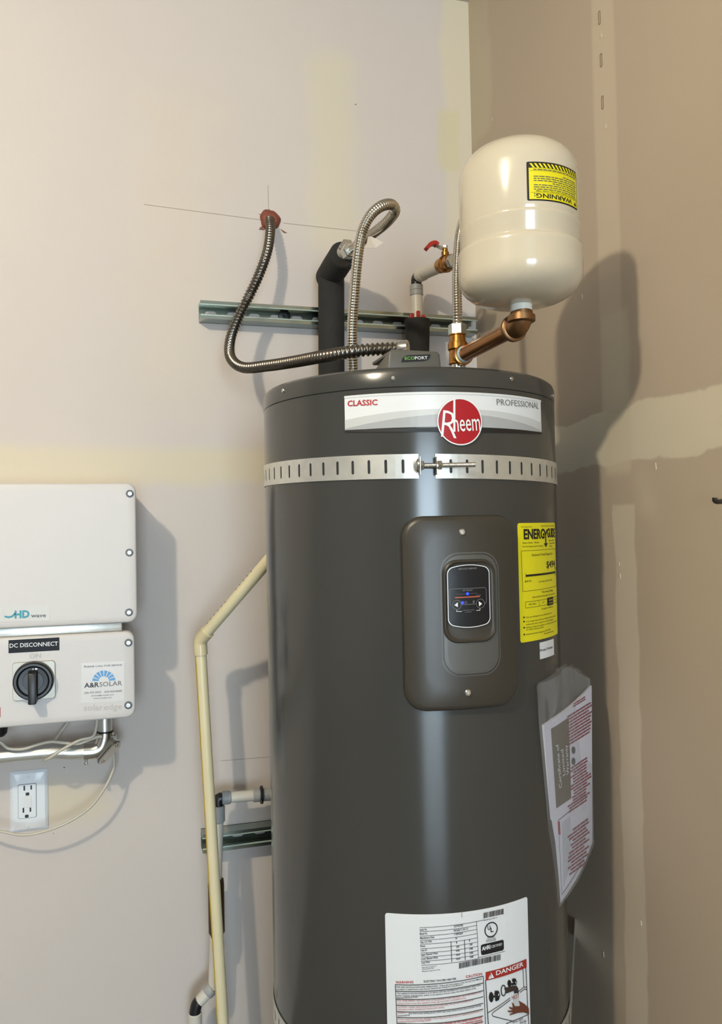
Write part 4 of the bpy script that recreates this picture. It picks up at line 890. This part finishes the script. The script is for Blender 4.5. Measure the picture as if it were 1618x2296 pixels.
for k in range(8):
    a0 = math.pi*(1-k/8)-.05; a1 = math.pi*(1-(k+1)/8)+.05
    q = [(c0[0]+rr*math.cos(a)*26, c0[1]-rr*math.sin(a)*24-(rr*math.cos(a)*26)*.03) for rr, a in ((.45, a0), (1., a0), (1., a1), (.45, a1))]; p.ppx(q, BLUEL)
p.text('A&R', Z8(925, 795), Z8(1088, 785), 11, INK, .02); p.text('SOLAR', Z8(1092, 783), Z8(1342, 766), 10.5, GINK)
p.text('206-707-9937', Z8(925, 862), Z8(1112, 853), 4.4, GINK); p.text('503-420-8680', Z8(1148, 850), Z8(1340, 838), 4.4, GINK)
p.text('service@a-rsolar.com', Z8(1002, 890), Z8(1252, 876), 3.2, GINK); p.text('www.a-rsolar.com', Z8(1028, 918), Z8(1230, 908), 3.2, GINK)
p.build(lb)
# rotary switch
q = [IP.inv(*Z8(*k)) for k in ((165, 525), (588, 515), (580, 885), (160, 925))]
sx, sz = sum(k[0] for k in q)/4, sum(k[1] for k in q)/4
pl = panel(IP, rrect(sx, sz, .078, .074, .006, 4), [(0, 0), (.0004, .004), (.001, .0045)], 'switch_plate', mat('switch_plate_silver', (168, 162, 150), .4, .4), dcb, 30, d=.05)
kc = IP.inv(*Z8(362, 728), .02); K0 = IP.pt(kc[0], kc[1], .0)
kn = G().add(*lathe([(.0375, .0045), (.0375, .006), (.0365, .018), (.034, .0205), (.030, .0205), (.0265, .017), (.019, .0165), (.0185, .0175), (.004, .0175)], K0, (0, -1, 0), 40)).obj('rotary_knob', BLACK, dcb, 35)
G().add(*hexa([K0+Vector(v) for v in ((-.008, -.033, .018), (.008, -.033, .018), (.0075, -.040, -.041), (-.0075, -.040, -.041), (-.009, -.015, .022), (.009, -.015, .022), (.009, -.008, -.038), (-.009, -.008, -.038))], .0025, 2)).obj('knob_lever', BLACK, kn, 35)
p = Print(wallplane(YI-.0212), .0002); p.text('I', Z8(358, 600), Z8(366, 600), 4, WINK, .02); p.qpx(*Z8(385, 598), *Z8(410, 597), 4, WINK, n=1); p.build(kn)
# red warning sticker and black gland at the far side of the box
rb = panel(IP, [IP.inv(*k) for k in ((1.2, 1586), (1.2, 1608), (-70, 1612), (-70, 1588))], [(0, 0), (0, .0005)], 'red_sticker', RED, dcb, 30, d=.05)
gp = onY(4, 1640, YI+.07)
G().add(*lathe([(.018, .0), (.018, .012), (.016, .026), (.011, .032)], (gp.x-.006, gp.y, DB[2]+.001), (0, 0, -1), 20)).obj('cable_gland', BLACK, dcb, 25)
# ================================================================== CONDUIT BODY AND PIPE
YL = YW-.085
cb = thing('conduit_run', tuple(onY(236, 1660, YL)), 'galvanized conduit with elbow body hanging under the disconnect box', 'conduit')
vx = onY(235, 1625, YL); vz1 = DB[2]+.002
zm1 = onY(236, 1640, YL).z; zm2 = onY(232, 1668, YL).z
G().add(*cyl((vx.x, YL, zm1), (vx.x, YL, vz1), .0148, 24)).obj('vertical_stub', GAL, cb)
G().add(*lathe([(.0155, 0), (.0172, .001), (.0172, .003), (.0155, .004)], (vx.x, YL, zm1-.002), Zv, 24)).obj('gasket', BLACK, cb)
ec = Vector((vx.x-.002, YL, zm2)); hz = onY(60, 1670, YL)
pth, L = smooth_path([Vector((vx.x, YL, zm1-.001)), ec+Vector((.001, 0, .012)), ec+Vector((-.006, 0, -.006)), ec+Vector((-.020, 0, -.0125)), Vector((ec.x-.040, YL, ec.z-.0125))], .004)
body = G().add(*sweep(pth, .0182, 24)); body.obj('elbow_body', ZINC, cb, 40)
zh = ec.z-.0125
G().add(*tube([Vector((ec.x-.034, YL, zh)), Vector((ec.x-.06, YL, zh+.001)), Vector((ec.x-.09, YL, zh+.0045)), Vector((ec.x-.13, YL, zh+.007)), Vector((ec.x-.34, YL, zh+.007))], .0152, .008, 24)).add(*cyl((ec.x-.339, YL, zh+.007), (XL+.002, YL, zh+.007), .0152, 24)).obj('horizontal_pipe', GAL, cb, 40)
# oval access cover facing down and to the right
cc = ec+Vector((.010, -.012, -.016)); nrm = Vector((.50, -.66, -.56)).normalized(); ua = Vector((.62, -.10, .78)); ua = (ua-nrm*ua.dot(nrm)).normalized(); va = nrm.cross(ua)
CV = Plane(cc, ua, va)
panel(CV, rrect(0, 0, .060, .026, .0128, 6), [(0, -.018), (0, .0026), (.001, .0034)], 'access_cover', ZINC, cb, 30, d=.02)
panel(CV, rrect(0, 0, .0615, .0275, .0136, 6), [(0, -.0005), (.0002, .0008)], 'cover_gasket', BLACK, cb, 30, d=.02)
for s in (-.021, .021): G().add(*lathe([(.0032, .003), (.0032, .005), (.002, .006)], CV.pt(s, 0), CV.N, 10)).obj('screw', ZINC, cb)
sp = Vector((ec.x-.036, YL-.010, zh-.014)); G().add(*lathe([(.0032, .0), (.0032, .006), (.0042, .007), (.0042, .010)], sp, (0, -.15, -1), 10)).obj('screw', ZINC, cb)
sp2 = Vector((vx.x+.014, YL-.008, zm1-.010)); G().add(*lathe([(.0035, 0), (.0035, .005), (.0045, .006), (.0045, .009)], sp2, (1, -.4, -.1), 10)).obj('screw', ZINC, cb)
# ================================================================== CABLES
Z9 = lambda x, y: (x*330/1618, 1600+y*330/1618)
def cable(pts, Y, r, label):
    Ys = Y if isinstance(Y, (list, tuple)) else [Y]*len(pts)
    o = G().add(*tube([onY(*q, y) for q, y in zip(pts, Ys)], r, .006, 8)).obj('cable', CABLE, None, 60)
    return setp(o, label, 'cable', 'pale cables under the disconnect box')
cable([(232, 1600), Z9(1150, 180), Z9(1215, 330), Z9(1243, 430), Z9(1255, 560), Z9(1225, 670), Z9(1150, 820), Z9(1020, 1000), Z9(860, 1130), Z9(660, 1235), Z9(430, 1310), Z9(250, 1335), Z9(90, 1310), (-40, 1852), (-130, 1800), (-175, 1700), (-180, 1600)], [YW-.04, YW-.045, YW-.05, YW-.055, YW-.06, YW-.065, YW-.07, YW-.07, YW-.07, YW-.07, YW-.07, YW-.065, YW-.065, YW-.06, YW-.05, YW-.045, YW-.04], .0029, 'thin pale cable drooping in a wide loop around the wall outlet')
cable([(-95, 1622), (-75, 1634), (-35, 1645), Z9(0, 310), Z9(90, 382), Z9(250, 390), Z9(400, 345), Z9(550, 310), Z9(700, 320), Z9(850, 332), Z9(950, 300), Z9(1062, 258), Z9(1120, 250)], [YL-.021]*9+[YL-.023]*2+[YL-.0255, YL-.0255], .0033, 'pale cable snaking along the front of the horizontal galvanized pipe')
cable([Z9(760, 60), Z9(740, 105), Z9(640, 240), Z9(560, 370), Z9(500, 480), Z9(490, 512), Z9(540, 490), Z9(700, 385), Z9(880, 290), Z9(1000, 262), Z9(1040, 225), Z9(1065, 110), Z9(1066, 40)], [YW-.05, YW-.05, YW-.045, YW-.045, YW-.06, YW-.08, YL-.022, YL-.027, YL-.029, YL-.0295, YL-.028, YL-.024, YL-.022], .0031, 'pale cable doubling back in a sharp V below the box')
# ================================================================== OUTLET
ot = thing('wall_outlet', tuple(onY(65, 1860, YW)), 'white wall outlet plate with two sockets and test buttons below conduit', 'outlet')
q = [WS.inv(*k) for k in ((22, 1731), (109, 1721), (106.5, 1856), (24, 1867))]
x0, x1 = (q[0][0]+q[3][0])/2, (q[1][0]+q[2][0])/2; z1, z0 = (q[0][1]+q[1][1])/2, (q[2][1]+q[3][1])/2
panel(WS, rrect((x0+x1)/2, (z0+z1)/2, x1-x0, z1-z0, .003, 3), [(0, .0003), (.0, .002), (.004, .0055), (.006, .0065)], 'cover_plate', OUTW, ot, 25, d=.03)
OP = wallplane(YW-.0065); c9 = [OP.inv(*Z9(*k)) for k in ((205, 785), (405, 765), (392, 1140), (200, 1150))]
rx0, rx1 = (c9[0][0]+c9[3][0])/2, (c9[1][0]+c9[2][0])/2; rz1, rz0 = (c9[0][1]+c9[1][1])/2, (c9[2][1]+c9[3][1])/2
panel(OP, rrect((rx0+rx1)/2, (rz0+rz1)/2, rx1-rx0+.0016, rz1-rz0+.0016, .003, 3), [(0, .0001), (0, .0003)], 'receptacle_gap', mat('gap_grey', (110, 112, 116), .6), ot, 25, d=.03)
rec = panel(OP, rrect((rx0+rx1)/2, (rz0+rz1)/2, rx1-rx0, rz1-rz0, .0028, 3), [(0, 0), (0, .0018), (.0008, .0024)], 'receptacle', OUTW, ot, 25, d=.03)
RP = wallplane(YW-.0089)
def slot(cx, cy, w_, h_, nm='socket_slot'):
    s = RP.inv(*Z9(cx, cy)); panel(RP, rrect(s[0], s[1], w_, h_, min(w_, h_)*.3, 2), [(0, -.0003), (0, .0002)], nm, INK, rec, 0, d=.03)
for cx, cy, h_ in ((267, 820, .0105), (343, 812, .009), (257, 1063, .0105), (334, 1056, .009)): slot(cx, cy, .0032, h_)
for cx, cy in ((302, 884), (294, 1128)): slot(cx, cy, .0075, .0065)
s = RP.inv(*Z9(300, 965)); panel(RP, rrect(s[0], s[1], .0165, .0245, .002, 2), [(0, -.001), (.0003, .0012), (.0006, .0014)], 'test_button', mat('button_cream', (224, 225, 226), .35), rec, 25, d=.03)
s = RP.inv(*Z9(232, 972)); panel(RP, rrect(s[0], s[1], .006, .021, .001, 2), [(0, -.001), (.0003, .0008)], 'reset_button', OUTW, rec, 25, d=.03)
for k in ((312, 690), (303, 1238)): screw(OP, Z9(*k), ot, .0034, .0014, OUTW)
# ================================================================== LOW PIPES BEHIND THE HEATER
YP = 1.80
def P(px, py, Y=YP): return onY(px, py, Y)
bp2 = thing('branch_pipe', tuple(P(540, 1790)), 'short white pipe with grey couplings going behind heater above the lower strut', 'pipe')
a, b = P(497, 1789), P(640, 1778)
ax = (b-a).normalized(); seg_ = lambda px: a+ax*((P(px, 1787)-a).dot(ax))
G().add(*cyl(seg_(515), seg_(570), .0118, 20)).obj('pipe', PEXW, bp2)
G().add(*cyl(seg_(497), seg_(517), .0145, 20, bev=.002)).obj('coupling', PEXG, bp2); G().add(*cyl(seg_(566), seg_(583), .0145, 20, bev=.002)).obj('coupling', PEXG, bp2)
G().add(*cyl(seg_(584), seg_(588), .0195, 20)).obj('clamp', BLACK, bp2); G().add(*cyl(seg_(589), seg_(640), .0140, 20)).obj('coupling', PEXG, bp2)
G().add(*tube([seg_(499), seg_(492), seg_(489)-Zv*.004, seg_(489)-Zv*.018], .0115, .003, 18)).obj('elbow', BLACK, bp2)
vp = seg_(489)-Zv*.016; zl = P(482, 2215).z
G().add(*cyl(vp, (vp.x, vp.y, vp.z-.036), .0142, 20, bev=.002)).obj('coupling', PEXG, bp2)
lowx = P(480, 2218)
G().add(*cyl((vp.x, vp.y, vp.z-.03), (lowx.x-.002, YP, zl), .0110, 18)).obj('vertical_pipe', PEXW, bp2)
zq0, zq1 = P(480, 1985).z, P(480, 2090).z; xq = P(485, 2040).x
G().add(*lathe([(.012, zq0+.014), (.0165, zq0+.012), (.0175, zq0), (.0175, zq1), (.015, zq1-.004), (.013, zq1-.020)], (xq, YP, 0), Zv, 24)).obj('check_valve', mat('dark_bronze', (92, 76, 50), .45, .8), bp2, 30)
lp = thing('drain_elbow_pipe', tuple(P(440, 2296)), 'white slanted pipe with black elbow at the lower end of drain pipe', 'pipe')
A0, B0, C0 = P(476, 2214), P(446, 2246), P(437, 2275)
G().add(*cyl(A0, B0, .0125, 20)).obj('pipe', PEXW, lp); G().add(*lathe([(.0132, 0), (.0145, .002), (.0145, .014), (.0132, .016)], A0, (B0-A0), 20)).obj('coupling', PEXG, lp)
dab = (B0-A0).normalized()
G().add(*tube([B0-dab*.004, B0+dab*.006, Vector((C0.x, YP, B0.z-.020)), Vector((C0.x, YP, C0.z))], .0122, .003, 18)).obj('elbow', BLACK, lp)
G().add(*cyl((C0.x, YP, C0.z+.004), (C0.x, YP, C0.z-.030), .0145, 20, bev=.002)).obj('coupling', PEXW, lp); G().add(*cyl((C0.x, YP, C0.z-.028), (C0.x, YP, 0.), .0118, 20)).obj('pipe', PEXW, lp)
# ================================================================== DOCUMENT POUCH AND BOOKLET
TL, TR, BR, BL = W(1219, 1626, 1.272), W(1326, 1537, 1.455), W(1328, 1888, 1.462), W(1247, 2038, 1.300)
O = BL; BU = TR-TL; BVv = TL-BL
class Book(Plane):
    def __init__(s, TL, TR, BR, BL): s.q = (TL, TR, BR, BL); super().__init__(BL, BR-BL, TL-BL)
    def pt(s, a, t, o=0.):
        TL, TR, BR, BL = s.q; return BL.lerp(BR, a).lerp(TL.lerp(TR, a), t)+s.N*(o+.006*math.sin(math.pi*min(1, max(0, a))))
    def inv(s, px, py, o=0.):
        a, t = .5, .5
        for _ in range(25):
            def pr2(a, t): q = s.pt(a, t, o)-CAM; d = q.dot(_f); return CXP+FPX*q.dot(_r)/d, CYP-FPX*q.dot(_u)/d
            x, y = pr2(a, t); xa, ya = pr2(a+1e-4, t); xt, yt = pr2(a, t+1e-4)
            J = ((xa-x)/1e-4, (xt-x)/1e-4, (ya-y)/1e-4, (yt-y)/1e-4); D = J[0]*J[3]-J[1]*J[2]; ex, ey = px-x, py-y
            a += (ex*J[3]-ey*J[1])/D; t += (ey*J[0]-ex*J[2])/D
        return a, t
BK = Book(TL, TR, BR, BL)
def slab(S, o0, o1, n=10, m_=8, edge=None):
    v = []; f = []
    for o in (o0, o1):
        for j in range(m_+1):
            for i in range(n+1): v.append(S.pt(i/n, j/m_, o))
    N1 = (n+1)*(m_+1)
    for j in range(m_):
        for i in range(n):
            k = j*(n+1)+i; f.append((k, k+n+1, k+n+2, k+1)); f.append((N1+k, N1+k+1, N1+k+n+2, N1+k+n+1))
    bd_ = [i for i in range(n+1)]+[j*(n+1)+n for j in range(1, m_+1)]+[m_*(n+1)+i for i in range(n-1, -1, -1)]+[j*(n+1) for j in range(m_-1, 0, -1)]
    for a, b in zip(bd_, bd_[1:]+bd_[:1]): f.append((a, b, N1+b, N1+a))
    return v, f
bt_ = thing('warranty_booklet', tuple(BL), 'folded white warranty booklet with grey panel and red print inside plastic pouch', 'booklet')
pg = G().add(*slab(BK, -.004, .0)).obj('pages', PAPER, bt_, 30)
p = Print(BK, .0006)
Za = lambda x, y: (1160+x*200/765, 1460+y*200/765)
def bq(pts, m, lift=0.): p.ppx([Za(*q) for q in pts], m, lift)
bq(((288, 668), (438, 570), (460, 1262), (334, 1348)), PGREY)
def btext(body, L, R, hpx, m, lift=.0004):                    # sideways lettering, reads upward
    v, f, wd = textmesh(body, 0.); a = BK.inv(*Za(*L)); b = BK.inv(*Za(*R)); c_ = BK.inv(*Za(L[0]-hpx, L[1]+hpx*.7))
    p.g.add([BK.pt(a[0]+(b[0]-a[0])*q[0]/wd+(c_[0]-a[0])*q[1]/.73, a[1]+(b[1]-a[1])*q[0]/wd+(c_[1]-a[1])*q[1]/.73, p.o+lift) for q in v], f, p.mi(m))
btext('Certificate of', (374, 1165), (346, 792), 24, WINK); btext('Limited', (404, 1058), (386, 838), 22, WINK); btext('Warranty', (437, 1050), (420, 800), 22, WINK)
def mlines(x0, x1, y0, n, dy, sl, m, ragged=18):
    for k in range(n):
        a = x0+random.randint(-ragged, ragged); b = x1+random.randint(-ragged, ragged); yy = y0+k*dy
        x = a
        while x < b-8:
            wd = random.randint(18, 44); e_ = min(b, x+wd); ya, yb = yy-(x-x0)*sl, yy-(e_-x0)*sl
            bq(((x, ya), (e_, yb), (e_, yb-dy*.5), (x, ya-dy*.5)), m, .0004); x = e_+4
mlines(478, 590, 460, 2, 20, .62, MARO, 4); mlines(432, 625, 570, 10, 27, .62, MARO); mlines(462, 610, 1010, 13, 26, .66, MARO, 24); mlines(440, 590, 1335, 3, 26, .68, MARO, 10); mlines(450, 595, 1560, 13, 30, .74, MARO, 24)
bq(((346, 1462), (362, 1460), (368, 1572), (352, 1576)), RINK)
for x0, y0, x1, y1 in ((346, 1455, 470, 1352), (352, 1470, 380, 2090), (380, 2090, 560, 1790)): p.line(Za(x0, y0), Za(x1, y1), .004, GINK)
for k in range(8): p.line(Za(385+k*9, 1470-k*7), Za(400+k*9, 2010-k*26), .006, GLAB, n=3)
for y in (850, 945): bq([(480+16*math.cos(i*math.pi/6), y+32*math.sin(i*math.pi/6)) for i in range(12)], GINK2)
p.build(pg)
# clear bag: front and back film with a crumpled open top
PLM = bpy.data.materials.new('clear_plastic_film'); PLM.use_nodes = True; nt = PLM.node_tree; nt.nodes.clear()
o_ = nt.nodes.new('ShaderNodeOutputMaterial'); mx = nt.nodes.new('ShaderNodeMixShader'); tr_ = nt.nodes.new('ShaderNodeBsdfTransparent'); gl = nt.nodes.new('ShaderNodeBsdfPrincipled'); gl.inputs['Base Color'].default_value = (.5, .5, .5, 1); gl.inputs['Roughness'].default_value = .18
mx.inputs[0].default_value = .16; nt.links.new(tr_.outputs[0], mx.inputs[1]); nt.links.new(gl.outputs[0], mx.inputs[2]); nt.links.new(mx.outputs[0], o_.inputs[0])
bagc = {'TL': W(1199, 1540, 1.250), 'TM': W(1266, 1487, 1.35), 'TN': W(1292, 1500, 1.40), 'TR': W(1322, 1522, 1.455)}
Tt = [bagc['TL'], bagc['TL'].lerp(bagc['TM'], .5)+BK.N*.004, bagc['TM'], bagc['TN']-BK.N*.006, bagc['TR']]
Bt = [W(1245.5, 2044, 1.298), W(1268, 2006, 1.335), W(1290, 1968, 1.375), W(1310, 1930, 1.42), W(1331, 1893, 1.464)]
v = []; f = []; n = 32; m_ = 26
def along(L, u): i = min(len(L)-2, int(u*(len(L)-1))); k = u*(len(L)-1)-i; return L[i].lerp(L[i+1], k)
for o in (-.0065, .0030):
    for j in range(m_+1):
        for i in range(n+1):
            u, tt_ = i/n, j/m_; q = along(Bt, u).lerp(along(Tt, u), tt_); k = math.sin(math.pi*u)
            ew = min(1., 6*u, 6*(1-u), 8*tt_+.02)
            cr = .0022*max(0, (tt_-.72)/.28)*(math.sin(u*23+tt_*9)+.6*math.sin(u*41-tt_*17))
            v.append(q+BK.N*(.006*k+o*ew+cr+.0005))
N1 = (n+1)*(m_+1)
for s_ in (0, 1):
    for j in range(m_):
        for i in range(n):
            k = s_*N1+j*(n+1)+i; q = (k, k+1, k+n+2, k+n+1); f.append(q if s_ else q[::-1])
bag = mesh_obj('plastic_pouch', v, f, PLM, None, 60); setp(bag, 'clear crumpled plastic pouch taped to the right side of the heater', 'pouch')
# ================================================================== WALL HOOK
hk = onX(1612, 1120, XC); HKM = mat('black_hook', (34, 32, 30), .5)
h_ = thing('wall_hook', (XC, hk.y, hk.z), 'black bent metal hook sticking out of the right wall', 'hook')
g0 = onX(1640, 1124, XC)
pts = [Vector((XC-.000, g0.y, g0.z)), W(1622, 1124, (g0-CAM).dot(_f)-.03), W(1608, 1125, (g0-CAM).dot(_f)-.05), W(1602, 1122, (g0-CAM).dot(_f)-.055), W(1602, 1116, (g0-CAM).dot(_f)-.056)]
G().add(*tube(pts, .0036, .002, 12)).obj('hook_rod', HKM, h_, 60)
G().add(*lathe([(.010, 0), (.010, .002), (.006, .004)], (XC-.0002, g0.y, g0.z), (-1, 0, 0), 16)).obj('wall_flange', HKM, h_, 30)
